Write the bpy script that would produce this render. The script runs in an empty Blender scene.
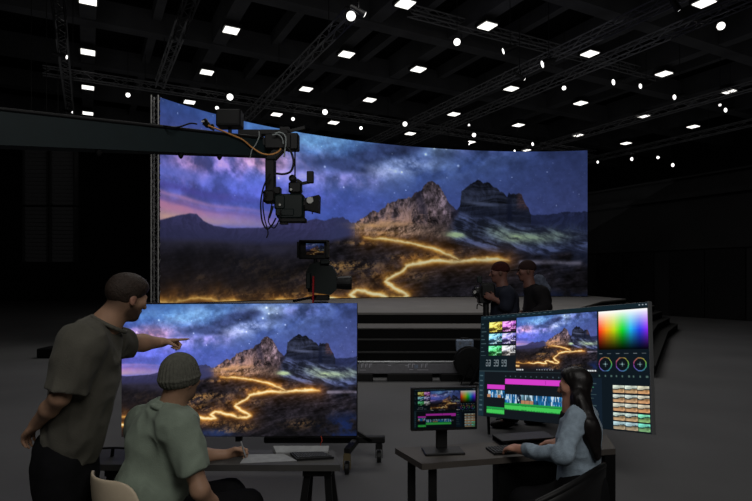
import bpy, math, random
import numpy as np
from mathutils import Vector, Matrix
random.seed(7)
rng = np.random.default_rng(11)
F = 547.0; CX = 376.0; HY = 277.0; CAMH = 1.7
col = bpy.context.scene.collection

def P(px, py, y):
    """a point of the place at depth y, found from where the photograph shows it"""
    return np.array([(px - CX) / F * y, y, CAMH + (HY - py) / F * y])
def V3(*a): return np.array(a, float)
def nrm(v): v = np.asarray(v, float); return v / np.linalg.norm(v)
HU = V3(-.4660, .8848, 0); HV = V3(.8848, .4660, 0)      # the hall's two horizontal directions
UP = V3(0, 0, 1)
def lin(c):
    c = np.asarray(c, float) / 255.0
    return np.where(c <= .04045, c / 12.92, ((c + .055) / 1.055) ** 2.4)

# ------------------------------------------------------------------ materials
def mat(name, rgb, rough=.7, spec=.3, metal=0., noise=0., scale=20., bump=0., bscale=60., attr=False, sheen=0.):
    m = bpy.data.materials.new(name); m.use_nodes = True
    nt = m.node_tree; b = nt.nodes['Principled BSDF']
    b.inputs['Roughness'].default_value = rough; b.inputs['Metallic'].default_value = metal
    b.inputs['Specular IOR Level'].default_value = spec
    if sheen: b.inputs['Sheen Weight'].default_value = sheen
    c = lin(rgb)
    b.inputs['Base Color'].default_value = (*c, 1)
    src = None
    if attr:
        a = nt.nodes.new('ShaderNodeAttribute'); a.attribute_name = 'Col'; src = a.outputs['Color']
    tc = nt.nodes.new('ShaderNodeTexCoord')
    if noise:
        n = nt.nodes.new('ShaderNodeTexNoise'); n.inputs['Scale'].default_value = scale; n.inputs['Detail'].default_value = 5
        nt.links.new(tc.outputs['Object'], n.inputs['Vector'])
        r = nt.nodes.new('ShaderNodeMapRange'); r.inputs[1].default_value = .3; r.inputs[2].default_value = .7
        r.inputs[3].default_value = 1 - noise; r.inputs[4].default_value = 1 + noise
        nt.links.new(n.outputs['Fac'], r.inputs[0])
        mx = nt.nodes.new('ShaderNodeMix'); mx.data_type = 'RGBA'; mx.blend_type = 'MULTIPLY'; mx.inputs['Factor'].default_value = 1
        mx.inputs[6].default_value = (*c, 1)
        if src: nt.links.new(src, mx.inputs[6])
        nt.links.new(r.outputs[0], mx.inputs[7]); src = mx.outputs[2]
    if src: nt.links.new(src, b.inputs['Base Color'])
    if bump:
        n = nt.nodes.new('ShaderNodeTexNoise'); n.inputs['Scale'].default_value = bscale; n.inputs['Detail'].default_value = 4
        nt.links.new(tc.outputs['Object'], n.inputs['Vector'])
        bp = nt.nodes.new('ShaderNodeBump'); bp.inputs['Strength'].default_value = bump; bp.inputs['Distance'].default_value = .01
        nt.links.new(n.outputs['Fac'], bp.inputs['Height']); nt.links.new(bp.outputs['Normal'], b.inputs['Normal'])
    return m
def emis(name, rgb=None, strength=1., sample='NONE'):
    m = bpy.data.materials.new(name); m.use_nodes = True
    nt = m.node_tree; nt.nodes.clear()
    o = nt.nodes.new('ShaderNodeOutputMaterial'); e = nt.nodes.new('ShaderNodeEmission')
    e.inputs['Strength'].default_value = strength
    if rgb is None:
        a = nt.nodes.new('ShaderNodeAttribute'); a.attribute_name = 'Col'; nt.links.new(a.outputs['Color'], e.inputs['Color'])
    else: e.inputs['Color'].default_value = (*lin(rgb), 1)
    nt.links.new(e.outputs[0], o.inputs[0])
    m.cycles.emission_sampling = sample
    return m
M = {}
M['black'] = mat('black_metal', (13, 13, 14), .55, .3, noise=.2)
M['blackplastic'] = mat('black_plastic', (18, 18, 19), .5, .35)
M['blackmatte'] = mat('black_matte', (13, 13, 14), .9, .1)
M['truss'] = mat('grey_truss_metal', (92, 92, 94), .55, .3, noise=.2, scale=3)
M['tower'] = mat('tower_metal', (150, 150, 148), .5, .4, noise=.2)
M['teal'] = mat('dark_teal_paint', (17, 31, 34), .6, .25, noise=.1, scale=8)
M['tealbody'] = mat('dark_green_body', (14, 25, 24), .5, .3)
M['floor'] = mat('concrete_floor', (96, 96, 97), .75, .15, noise=.10, scale=.8, bump=.05, bscale=30)
M['stage'] = mat('stage_grey_top', (118, 116, 113), .85, .1, noise=.08, scale=1.5)
M['riser'] = mat('stage_black_riser', (22, 22, 22), .9, .1)
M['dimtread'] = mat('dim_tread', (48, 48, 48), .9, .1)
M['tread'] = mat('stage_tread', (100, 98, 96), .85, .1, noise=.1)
M['wall'] = mat('dark_wall', (42, 42, 43), .9, .1, noise=.15, scale=.6)
M['wall2'] = mat('darker_wall', (30, 30, 31), .9, .1, noise=.15, scale=.6)
M['ceil'] = mat('black_ceiling', (14, 14, 15), .95, .05)
M['beam'] = mat('ceiling_beam_paint', (64, 64, 66), .9, .1, noise=.25, scale=.7)
M['white_em'] = emis('white_panel_light', (255, 252, 246), 1.6)
M['spot_em'] = emis('white_spot_light', (255, 253, 250), 2.2)
M['screen'] = emis('lit_screen', None, 1.0, 'AUTO')
M['screen_dim'] = emis('dim_lit_screen', None, .34)
M['bezel'] = mat('screen_bezel', (20, 20, 22), .4, .4)
M['silver'] = mat('silver_edge', (150, 152, 155), .35, .5, metal=.6)
M['orange'] = mat('orange_cable', (214, 150, 84), .5, .3)
M['greycable'] = mat('grey_cable', (150, 158, 158), .5, .3)
M['redstrap'] = mat('red_strap', (150, 26, 34), .7, .2)
M['glass'] = mat('lens_glass', (12, 14, 22), .08, .8)
M['lensring'] = mat('pale_lens_disc', (190, 190, 186), .3, .5)
M['skin1'] = mat('skin_of_standing_person', (178, 130, 100), .55, .35, attr=True, noise=.06, scale=30)
M['tee'] = mat('charcoal_tee_cotton', (88, 86, 78), .95, .1, noise=.10, scale=14, bump=.25, bscale=180, sheen=.05)
M['sage'] = mat('sage_shirt_cotton', (128, 140, 126), .95, .1, noise=.10, scale=14, bump=.25, bscale=180, sheen=.05)
M['blueshirt'] = mat('grey_blue_denim', (140, 156, 170), .95, .1, noise=.16, scale=40, bump=.3, bscale=160, sheen=.05)
M['pants'] = mat('black_trousers', (20, 20, 22), .95, .1, noise=.15)
M['beanie'] = mat('grey_knit', (92, 92, 84), 1., .05, noise=.15, scale=60, bump=.4, bscale=240)
M['hair'] = mat('dark_brown_hair', (48, 38, 32), .6, .25, noise=.3, scale=90, bump=.5, bscale=200)
M['blackhair'] = mat('black_hair', (20, 17, 17), .45, .3, noise=.3, scale=50, attr=False)
M['cream'] = mat('cream_chair_shell', (206, 190, 164), .5, .35, noise=.04)
M['wood'] = mat('pale_wood_leg', (150, 120, 84), .6, .3, noise=.2)
M['desk1'] = mat('dark_grey_desktop', (64, 63, 62), .6, .3, noise=.12, scale=6)
M['desk2'] = mat('dark_brown_desktop', (70, 65, 61), .55, .35, noise=.16, scale=7)
M['paper'] = mat('white_paper', (150, 152, 154), .9, .1, noise=.12, scale=25)
M['key'] = mat('dark_key', (52, 53, 55), .6, .3)
M['crewnavy'] = mat('navy_jacket', (36, 39, 50), .9, .1, noise=.15, scale=20)
M['crewdark'] = mat('dark_jacket', (27, 25, 27), .9, .1, noise=.15, scale=20)
M['crewred'] = mat('dark_red_knit', (54, 26, 25), .95, .1, noise=.2, scale=40)
M['crewcap'] = mat('brown_cap', (44, 31, 29), .9, .1)
M['hoodgrey'] = mat('grey_hood_lining', (82, 88, 104), .95, .1, noise=.3, scale=30)
M['skin2'] = mat('skin_of_crew', (150, 100, 88), .6, .3, attr=True)
M['bluecase'] = mat('blue_grey_case', (128, 142, 164), .5, .4, noise=.3, scale=30)
M['trackmetal'] = mat('track_grey_metal', (120, 120, 126), .5, .4, noise=.1)
M['whitemark'] = mat('white_marking', (205, 205, 215), .7, .2)
M['khaki'] = mat('khaki_caster', (92, 82, 58), .6, .3)
M['red'] = mat('red_wire', (170, 60, 40), .6, .3)
M['louvre'] = mat('dark_louvre', (66, 66, 68), .8, .2, noise=.1)

# ------------------------------------------------------------------ mesh building
ORG = {}
def tag(o, label=None, cat=None, group=None, kind=None):
    if label: o['label'] = label
    if cat: o['category'] = cat
    if group: o['group'] = group
    if kind: o['kind'] = kind
    return o
def thing(name, label, cat, loc, group=None):
    o = bpy.data.objects.new(name, None); col.objects.link(o)
    o.location = [float(x) for x in loc]; o.empty_display_size = .1
    ORG[o.name] = np.array(loc, float)
    return tag(o, label, cat, group)
def mk(name, v, f, m, parent=None, smooth=False, cols=None, org=None):
    v = np.asarray(v, float)
    if parent is not None: org = ORG[parent.name]
    elif org is None: org = V3((v[:, 0].min() + v[:, 0].max()) / 2, (v[:, 1].min() + v[:, 1].max()) / 2, v[:, 2].min())
    me = bpy.data.meshes.new(name)
    me.from_pydata((v - org).tolist(), [], [list(map(int, q)) for q in f])
    mats = m if isinstance(m, (list, tuple)) else [m]
    for x in mats: me.materials.append(x)
    if isinstance(smooth, bool): sm = np.full(len(me.polygons), smooth)
    else: sm = np.asarray(smooth, bool)
    me.polygons.foreach_set('use_smooth', sm)
    if cols is not None:
        a = me.color_attributes.new('Col', 'FLOAT_COLOR', 'POINT')
        c4 = np.ones((len(v), 4), np.float32); c4[:, :3] = cols
        a.data.foreach_set('color', c4.ravel())
    me.update()
    o = bpy.data.objects.new(name, me); col.objects.link(o)
    if parent is not None: o.parent = parent
    else: o.location = [float(x) for x in org]
    ORG[o.name] = np.array(org, float)
    return o
class MB:
    def __init__(s): s.v = []; s.f = []; s.sm = []
    def add(s, v, f, sm=False):
        n = len(s.v); s.v += [list(map(float, x)) for x in v]; s.f += [[i + n for i in q] for q in f]; s.sm += [sm] * len(f); return s
    def hexa(s, p): return s.add(p, [(0, 3, 2, 1), (4, 5, 6, 7), (0, 1, 5, 4), (1, 2, 6, 5), (2, 3, 7, 6), (3, 0, 4, 7)])
    def box(s, c, sx, sy, sz, ax=None, ay=None, az=None, ch=0.0):
        ax = V3(1, 0, 0) if ax is None else nrm(ax); ay = V3(0, 1, 0) if ay is None else nrm(ay); az = UP if az is None else nrm(az)
        c = np.asarray(c, float)
        if ch:   # chamfered box: an octagonal section along ay plus inset ends
            x, z, y = sx / 2, sz / 2, sy / 2
            sec = [(-x + ch, -z), (x - ch, -z), (x, -z + ch), (x, z - ch), (x - ch, z), (-x + ch, z), (-x, z - ch), (-x, -z + ch)]
            vs = []
            for yy, k in ((-y, 1), (-y + ch, 0), (y - ch, 0), (y, 1)):
                for a, b in sec:
                    kx = (x - ch) / x if k else 1; kz = (z - ch) / z if k else 1
                    vs.append(c + ax * a * kx + ay * yy + az * b * kz)
            fs = [tuple(range(8)), tuple(range(31, 23, -1))]
            for r in range(3):
                for i in range(8): fs.append((r * 8 + i, r * 8 + 8 + i, r * 8 + 8 + (i + 1) % 8, r * 8 + (i + 1) % 8))
            return s.add(vs, fs)
        p = [c + ax * sx / 2 * a + ay * sy / 2 * b + az * sz / 2 * d for d in (-1, 1) for a, b in ((-1, -1), (1, -1), (1, 1), (-1, 1))]
        return s.hexa(p)
    def bar(s, a, b, w, h, up=UP):
        a = np.asarray(a, float); b = np.asarray(b, float); d = nrm(b - a)
        x = np.cross(d, up)
        x = nrm(x) if np.linalg.norm(x) > 1e-6 else V3(1, 0, 0)
        return s.box((a + b) / 2, w, np.linalg.norm(b - a), h, x, d, np.cross(x, d))
    def tube(s, pts, r, n=8, cap=True):
        pts = [np.asarray(p, float) for p in pts]; N = len(pts)
        rr = r if isinstance(r, (list, tuple, np.ndarray)) else [r] * N
        t0 = nrm(pts[1] - pts[0]); x = np.cross(t0, V3(.31, .17, .93)); x = nrm(x); vs = []
        for i, p in enumerate(pts):
            t = nrm(pts[min(i + 1, N - 1)] - pts[max(i - 1, 0)]); x = nrm(x - t * np.dot(x, t)); y = np.cross(t, x)
            for k in range(n):
                a = 2 * math.pi * k / n; vs.append(p + (x * math.cos(a) + y * math.sin(a)) * rr[i])
        fs = [(i * n + k, i * n + (k + 1) % n, i * n + n + (k + 1) % n, i * n + n + k) for i in range(N - 1) for k in range(n)]
        s.add(vs, fs, n > 5)
        if cap: s.add(vs[:n], [tuple(range(n - 1, -1, -1))]); s.add(vs[-n:], [tuple(range(n))])
        return s
    def lathe(s, a, d, prof, n=20):
        """profile of (distance along d, radius)"""
        a = np.asarray(a, float); d = nrm(d); x = nrm(np.cross(d, V3(.3, .2, .93))); y = np.cross(d, x)
        vs = []; fs = []
        for (t, r) in prof:
            for k in range(n):
                q = 2 * math.pi * k / n; vs.append(a + d * t + (x * math.cos(q) + y * math.sin(q)) * r)
        for i in range(len(prof) - 1):
            for k in range(n): fs.append((i * n + k, i * n + (k + 1) % n, i * n + n + (k + 1) % n, i * n + n + k))
        s.add(vs, fs, False)
        s.add(vs[:n], [tuple(range(n - 1, -1, -1))]); s.add(vs[-n:], [tuple(range(n))])
        return s
    def prism(s, poly, z0, z1):
        n = len(poly); vs = [(x, y, z0) for x, y in poly] + [(x, y, z1) for x, y in poly]
        return s.add(vs, [tuple(range(n - 1, -1, -1)), tuple(range(n, 2 * n))] + [(i, (i + 1) % n, n + (i + 1) % n, n + i) for i in range(n)])
    def o(s, name, m, parent=None, **k): return mk(name, s.v, s.f, m, parent, smooth=s.sm, **k)
def copytree(o, loc, label=None):
    r = o.copy(); col.objects.link(r); r.location = [float(x) for x in loc]
    if label: r['label'] = label
    for ch in o.children:
        c = ch.copy(); col.objects.link(c); c.parent = r
        for g in ch.children:
            d = g.copy(); col.objects.link(d); d.parent = c
    return r
def curve(pts, n=8):
    """smooth line through the points"""
    p = [np.asarray(q, float) for q in pts]; p = [2 * p[0] - p[1]] + p + [2 * p[-1] - p[-2]]; out = []
    for i in range(1, len(p) - 2):
        for k in range(n):
            t = k / n
            out.append(.5 * ((2 * p[i]) + (-p[i - 1] + p[i + 1]) * t + (2 * p[i - 1] - 5 * p[i] + 4 * p[i + 1] - p[i + 2]) * t * t + (-p[i - 1] + 3 * p[i] - 3 * p[i + 1] + p[i + 2]) * t ** 3))
    out.append(p[-2]); return out

# ------------------------------------------------------------------ noise
TAB = rng.random(4096).astype(np.float32)
def _h(i, j, k=0): return TAB[(i * 1619 + j * 31337 + k * 6971) & 4095]
def vn2(x, y):
    xi = np.floor(x).astype(np.int64); yi = np.floor(y).astype(np.int64); fx = x - xi; fy = y - yi
    fx = fx * fx * (3 - 2 * fx); fy = fy * fy * (3 - 2 * fy)
    return (_h(xi, yi) * (1 - fx) + _h(xi + 1, yi) * fx) * (1 - fy) + (_h(xi, yi + 1) * (1 - fx) + _h(xi + 1, yi + 1) * fx) * fy
def fbm(x, y, o=5, g=.5):
    a = 1.; s = 0.; t = 0.
    for i in range(o): s = s + a * vn2(x * 2 ** i + 17.3 * i, y * 2 ** i + 9.1 * i); t += a; a *= g
    return s / t
def vn3(x, y, z):
    xi = np.floor(x).astype(np.int64); yi = np.floor(y).astype(np.int64); zi = np.floor(z).astype(np.int64)
    fx = x - xi; fy = y - yi; fz = z - zi
    fx = fx * fx * (3 - 2 * fx); fy = fy * fy * (3 - 2 * fy); fz = fz * fz * (3 - 2 * fz); r = 0
    for a in (0, 1):
        for b in (0, 1):
            for c in (0, 1):
                r = r + _h(xi + a, yi + b, zi + c) * (fx if a else 1 - fx) * (fy if b else 1 - fy) * (fz if c else 1 - fz)
    return r

# ------------------------------------------------------------------ the picture the screens show
def seg_dist(x, y, pts, asp):
    d = np.full(x.shape, 9.); par = np.zeros(x.shape)
    X = x * asp
    for i in range(len(pts) - 1):
        ax, ay = pts[i][0] * asp, pts[i][1]; bx, by = pts[i + 1][0] * asp, pts[i + 1][1]
        dx, dy = bx - ax, by - ay
        t = np.clip(((X - ax) * dx + (y - ay) * dy) / (dx * dx + dy * dy + 1e-9), 0, 1)
        q = np.hypot(X - ax - t * dx, y - ay - t * dy); d = np.minimum(d, q)
    return d
def mixc(c, new, a):
    return c * (1 - a[..., None]) + np.asarray(new, float) * a[..., None]
SKY = [(-.25, .55), (-.18, .535), (-.14, .515), (-.09, .495), (-.07, .495), (-.05, .52), (-.02, .535), (.02, .54), (.08, .535), (.12, .53), (.16, .51), (.19, .485), (.22, .47), (.25, .485), (.28, .47), (.31, .475), (.34, .455), (.362, .447), (.385, .478),
       (.407, .455), (.44, .425), (.46, .41), (.488, .368), (.50, .36), (.515, .345), (.56, .33), (.568, .305), (.588, .285), (.595, .258), (.618, .243), (.635, .25), (.655, .305), (.672, .36), (.69, .385), (.70, .36), (.705, .28), (.723, .258), (.75, .225), (.783, .24), (.81, .275), (.838, .31), (.843, .285), (.88, .29), (.888, .33), (.90, .375), (.907, .41), (.933, .415), (.96, .408), (.99, .40), (1.12, .39)]
ROADS = [[(.42, .553), (.46, .551), (.50, .557), (.562, .575), (.634, .61), (.70, .65)],
         [(.84, .662), (.80, .657), (.756, .654), (.695, .659), (.64, .664), (.593, .673), (.56, .68), (.542, .69), (.535, .712), (.51, .735), (.49, .752), (.483, .768), (.492, .787), (.51, .808), (.535, .826), (.548, .84), (.532, .856), (.49, .848), (.45, .836), (.42, .815), (.398, .812), (.379, .837), (.402, .858), (.38, .868), (.345, .864), (.31, .855), (.282, .85), (.23, .862), (.17, .856), (.08, .856), (0., .846), (-.06, .832), (-.13, .84), (-.2, .848)]]
def ridged(x, y, o=5):
    a = 1.; r = 0.; q = 0.
    for i in range(o): r = r + a * (1 - np.abs(2 * vn2(x * 2 ** i + 31.7 * i, y * 2 ** i + 5.3 * i) - 1)); q += a; a *= .55
    return r / q
def hill(x, y, o=5, e=.08, f=fbm):
    h = f(x, y, o); return np.clip(.5 + (f(x + e, y + e * .5, o) - h) / e * .55, 0, 1), h
def gs(s, t, a, b, ra, rb): return np.exp(-((s - a) / ra) ** 2 - ((t - b) / rb) ** 2)
def picture(s, t):
    A = 1.754
    s = np.asarray(s, float); t = np.asarray(t, float)
    w1 = fbm(s * 7 + 2.2, t * 5 + 8.8, 5) - .5; w2 = fbm(s * 7 + 12.2, t * 5 + 1.8, 5) - .5
    n1 = fbm(s * 8 + w1 * 2.2, t * 7 + 3 + w2 * 2.2, 6, .6); n2 = fbm(s * 22 + 5, t * 14, 5, .6); n3 = fbm(s * 60, t * 36, 4, .65)
    st1 = lambda n, lo, hi: np.clip((n - lo) / (hi - lo), 0, 1)
    # sky
    xp = [-.2, 0, .25, .6, 1.]
    top = np.stack([np.interp(s, xp, [46, 54, 68, 64, 54]), np.interp(s, xp, [70, 84, 112, 92, 68]), np.interp(s, xp, [124, 150, 172, 148, 120])], -1)
    low = np.stack([np.interp(s, xp, [96, 98, 78, 74, 74]), np.interp(s, xp, [98, 106, 98, 90, 84]), np.interp(s, xp, [176, 206, 188, 162, 144])], -1)
    k = np.clip(t / .40, 0, 1)[..., None]; c = top * (1 - k) + low * k
    # milky way: a broken bright band climbing to the upper right, with dark lanes in it
    m0 = .31 - .36 * s
    band = np.exp(-((t - m0) / .15) ** 2)
    tint = np.stack([np.interp(s, [-.2, .02, .2, .35, .6], [150, 176, 190, 150, 150]), np.interp(s, [-.2, .02, .2, .35, .6], [118, 142, 158, 168, 176]), np.interp(s, [-.2, .02, .2, .35, .6], [190, 216, 220, 236, 232])], -1)
    pk = st1(n1, .40, .66) * band * np.clip((1.0 - s) * 2.4, 0, 1); c = c * (1 - .62 * pk[..., None]) + tint * .62 * pk[..., None]
    for (a, b, ra, rb, co, w) in [(.12, .23, .09, .05, (226, 168, 206), 1.1), (.02, .27, .06, .05, (176, 140, 214), .8), (-.08, .30, .06, .05, (196, 150, 210), 1.1), (.04, .20, .05, .03, (170, 140, 206), .7), (.26, .10, .14, .06, (126, 178, 228), .7), (.47, .20, .06, .045, (184, 196, 250), .95), (.54, .16, .07, .04, (176, 192, 246), 1.2), (.46, .215, .05, .03, (200, 206, 255), .8), (.62, .05, .04, .03, (180, 210, 245), .6), (.63, .055, .05, .03, (172, 200, 240), .9), (.60, .10, .03, .02, (150, 180, 235), .8), (.31, .28, .12, .05, (160, 150, 230), .6), (.40, .26, .06, .04, (176, 160, 236), .6), (.36, .07, .09, .04, (130, 176, 224), .6), (.2, .37, .18, .05, (112, 112, 226), .55), (.75, .06, .08, .04, (120, 116, 182), .4), (.05, .08, .10, .06, (84, 130, 190), .5)]:
        c = mixc(c, co, np.clip(gs(s, t, a, b, ra, rb) * (.25 + 1.2 * st1(n2 * .6 + n1 * .4, .36, .66)) * w, 0, .92))
    for (a, b, ra, rb, w) in [(.28, .205, .05, .03, .9), (.35, .20, .06, .035, 1.), (.43, .155, .05, .04, 1.), (.50, .10, .06, .04, 1.), (.57, .075, .05, .035, .9), (.68, .10, .07, .035, .6), (.22, .24, .05, .02, .5), (.41, .215, .04, .02, .7), (.60, .13, .03, .02, .5)]:
        c = mixc(c, (50, 60, 100), np.clip(gs(s, t, a, b, ra, rb) * (.2 + 1.3 * st1(n2 * .5 + w1 + .25, .30, .62)) * w, 0, .88))
    c = c * (.86 + .28 * n3)[..., None] * (1 + band * (st1(n2, .32, .68) - .5) * .55)[..., None]
    # sunset on the far left
    ss = np.clip((.26 - s) / .36, 0, 1)
    for (b, sl, wd, co, w) in [(.345, .0, .028, (110, 124, 226), .6), (.40, .06, .016, (88, 78, 168), .7), (.43, .11, .009, (214, 150, 196), .6), (.475, .07, .030, (214, 140, 176), .95), (.452, .12, .007, (120, 96, 172), .5), (.515, .02, .022, (244, 184, 160), .75)]:
        cc = b + sl * np.clip(s + .18, 0, .5) + w1 * .03
        c = mixc(c, co, np.clip(np.exp(-((t - cc) / wd) ** 2) * ss * w * (.55 + .9 * n1), 0, .92))
    # stars
    sx = np.floor(s * 300); sy = np.floor(t * 171); hs = _h(sx.astype(np.int64), sy.astype(np.int64))
    c = c + ((hs > .988) * (t < .42) * (20 + 170 * (hs - .988) / .012 * _h(sy.astype(np.int64), sx.astype(np.int64)) ** 4))[..., None] * .5
    for (a, b, r) in [(.157, .12, .006), (.063, .21, .005), (.205, .28, .004), (.305, .22, .005), (.53, .21, .004), (.615, .03, .008), (.625, .075, .006), (.695, .16, .006), (.66, .075, .004), (.17, .30, .004), (.36, .31, .004), (.60, .11, .006)]:
        c = c + (np.exp(-(((s - a) * A) ** 2 + (t - b) ** 2) / r ** 2) * 120)[..., None]
    # mountains
    sk = np.interp(s, [p[0] for p in SKY], [p[1] for p in SKY])
    rough = np.clip((s - .27) * 10, .12, 1) * np.where(s > .91, .5, 1)
    sk = sk + (ridged(s * 34, s * 0 + 1.5, 4) - .55) * .045 * rough
    land = np.clip((t - sk) / .006 + .5, 0, 1)
    hw, hh = hill(s * 26 + w1 * 3, t * 13 + w2 * 2, 6, .10, ridged)
    crack = ridged(s * 46 + t * 6, t * 9 + 3, 4)
    big, _ = hill(s * 9 + w1 * 2, t * 7 + w2, 3, .12); hw2 = .45 * hw + .55 * big
    warm = np.array([112, 94, 104.]) * ((.22 + 1.05 * hw2 * (.45 + .7 * crack)) * (.55 + .9 * st1(fbm(s * 90, t * 34, 4, .65), .3, .7)))[..., None]
    warm = mixc(warm, (196, 146, 124), np.clip((t - .34) * 6, 0, .85) * st1(hw2 * crack, .18, .5) * np.clip((.66 - s) * 9, 0, 1))
    warm = mixc(warm, (40, 40, 62), np.clip((s - (.628 + (t - .25) * .26 + w1 * .08)) * 24, 0, .85))
    warm = mixc(warm, (44, 40, 56), np.clip(1 - np.abs(s - .575 - (t - .3) * .15) * 60, 0, .6) * (t < .42))
    strat = fbm(s * 7 + t * 10, t * 60 + w1 * 5, 4, .6)
    cold = np.array([66, 72, 100.]) * (.28 + .50 * st1(strat, .30, .70) * (.5 + .6 * crack) + .40 * (hw2 - .4))[..., None]
    cold = mixc(cold, (100, 108, 142), np.clip(np.exp(-((t - .36 - (s - .77) * .15) / .010) ** 2) * np.exp(-((s - .77) / .045) ** 2), 0, .7))
    cold = mixc(cold, (104, 70, 72), st1(s, .862, .875) * st1(.40 - t, 0, .03) * (.3 + .5 * hw))
    cold = mixc(cold, (22, 26, 44), np.clip((t - .35) * 9, 0, .5) + np.clip(1 - np.abs(s - .845) * 90, 0, .7) * .8)
    rock = np.where((s < .695)[..., None], warm, cold)
    far = np.array([60, 57, 96.]) * (.9 + .2 * hw)[..., None]
    far = mixc(far, (46, 46, 74), np.clip((t - .51) * 10, 0, .7))
    far = mixc(far, (54, 58, 96), np.clip((s - .27) * 12, 0, .9) * .8)
    rock = np.where((s < .392)[..., None], far, rock)
    rock = np.where((s > .908)[..., None], np.array([40, 46, 80.]) * (.7 + .5 * hw2)[..., None], rock)
    c = c * (1 - land[..., None]) + rock * land[..., None]
    # scree slopes
    st2 = fbm((s * .75 - t * 1.25) * 40 + w1 * 5, (s * 1.2 + t) * 8, 5, .6); sm = st1(st2 * .7 + n3 * .3, .36, .64)
    scr = np.array([86, 96, 140.]) * (.30 + .75 * sm)[..., None]
    edge = np.interp(s, [.62, .70, .74, .80, .86, .9, 1.0, 1.1], [.56, .40, .415, .425, .44, .455, .495, .50]) + w1 * .05
    a = np.clip((t - edge) / .03, 0, 1) * np.clip((s - .66 - (.45 - t) * .1) / .03, 0, 1); c = c * (1 - a[..., None]) + scr * a[..., None]
    c = mixc(c, (34, 38, 62), a * np.clip((s - .78) * 4, 0, .55) * (1 - sm))
    # talus fan below the warm massif
    a = np.clip((t - .47 - (.5 - s) * .12) / .03 + w1, 0, 1) * st1(s, .375, .42) * np.clip((.69 - s) / .04, 0, 1)
    ht, _ = hill(s * 40, t * 30, 5, .1)
    tal = np.array([150, 120, 108.]) * (.15 + 1.0 * ht)[..., None]; tal = mixc(tal, (60, 52, 58), np.clip((s - .56) * 7, 0, .7))
    c = c * (1 - a[..., None]) + tal * a[..., None]
    for (a, b, ra, rb, w) in [(.41, .505, .03, .008, .6), (.44, .49, .05, .010, .9), (.50, .475, .05, .012, .6), (.47, .525, .05, .008, .6)]: c = mixc(c, (232, 176, 120), np.clip(gs(s, t, a, b, ra, rb) * w * (.3 + 1.3 * n2), 0, .85))
    # meadow
    mt = np.interp(s, [-.3, 0, .3, .40, .5, .6, .7, .8, .9, 1.1], [.59, .59, .57, .535, .53, .525, .565, .60, .605, .60]) + w1 * .03
    hm, hb = hill(s * 34, t * 40, 5, .12); hl, _ = hill(s * 9, t * 16, 5, .1)
    mead = np.array([50, 45, 54.]) * (.24 + .68 * (.4 + .6 * hm) * hl * 2)[..., None]
    mead = mixc(mead, (24, 24, 27), np.clip((t - .78) * 4, 0, .45)); mead = mixc(mead, (27, 25, 30), np.clip((.34 - s) * 4, 0, .7))
    mist = np.exp(-((t - .60 - w1 * .08) / .045) ** 2) * np.clip((.36 - s) / .2, 0, 1); mead = mixc(mead, (74, 70, 98), np.clip(mist * .75 * (.2 + 1.3 * n1), 0, 1))
    mead = mixc(mead, (52, 64, 106), np.clip((s - .80) * 3, 0, .6) * st1(n2, .35, .6) * np.clip((.75 - t) * 8, .2, 1))
    mead = mixc(mead, (30, 50, 110), st1(s, .82, .92) * st1(t, .80, .9) * st1(n2, .35, .6) * .8)
    mead = mixc(mead, (40, 64, 124), np.clip(gs(s, t, .38, .975, .10, .03) * 1.1 * n2 * 1.6, 0, .8))
    mead = mead * .78
    a = np.clip((t - mt) / .025, 0, 1); c = c * (1 - a[..., None]) + mead * a[..., None]
    # pale green glows on the slopes
    for (x, y, ra, rb, w) in [(.69, .525, .030, .016, 1.2), (.865, .535, .05, .028, .9), (.81, .50, .04, .03, .5), (.93, .54, .05, .03, .55), (.99, .52, .05, .04, .4)]:
        c = mixc(c, (188, 212, 160), np.clip(gs(s, t, x, y, ra, rb) * (.2 + .9 * sm) * w, 0, .9))
    # warm bushes catching the light
    sp = st1(n3 * .6 + hm * .4, .42, .62)
    for (x, y, ra, rb, w) in [(.385, .69, .09, .018, 1.1), (.34, .705, .05, .02, .9), (.36, .79, .04, .018, 1.), (.52, .925, .04, .025, 1.1), (.46, .955, .06, .02, .9), (.76, .91, .06, .035, .6), (.31, .72, .05, .03, .6), (.45, .735, .05, .02, .7), (.39, .90, .08, .025, .8), (-.06, .75, .03, .015, .6), (.6, .635, .07, .012, .7), (.53, .65, .05, .012, .8), (.30, .76, .07, .03, .6), (.57, .74, .04, .03, .5), (.1, .70, .08, .05, .35), (.2, .76, .08, .04, .45), (.22, .83, .1, .03, .7), (.0, .81, .15, .02, .6), (.68, .615, .05, .012, .6), (.48, .80, .06, .03, .5), (.41, .58, .05, .01, .5)]:
        c = mixc(c, (206, 150, 84), np.clip(gs(s, t, x, y, ra, rb) * sp * w * np.where(t < .6, 1, .55) * np.where((s < .27) & (t < .82), .35, 1), 0, .9))
    # glowing roads
    X2 = s + (n3 - .5) * .012; T2 = t + (n2 - .5) * .030
    r0 = seg_dist(X2, T2, ROADS[0], A); r1 = seg_dist(X2, T2, ROADS[1], A)
    r2 = seg_dist(X2, t + (n3 - .5) * .01, [(.04, .912), (-.03, .905)], A) + np.where((s > .06) | (s < -.03), 9, 0)
    r0 = r0 + np.clip((.47 - s) * .12, 0, 1) + .003; r1 = r1 + np.clip((s - .79) * .16, 0, 1) + np.clip((.24 - s) * .10, 0, .008); rd = np.minimum(np.minimum(r0, r1), r2); fl = .35 + 1.25 * n2
    c = c + (np.exp(-(rd / .045) ** 1.1) * fl)[..., None] * np.array([96, 50, 10.])
    c = mixc(c, (240, 170, 70), np.clip(np.exp(-(rd / .016) ** 2) * fl * (.6 + .7 * n3), 0, .95))
    c = mixc(c, (255, 238, 186), np.clip(np.exp(-(rd / .0075) ** 2) * fl, 0, .95))
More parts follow.
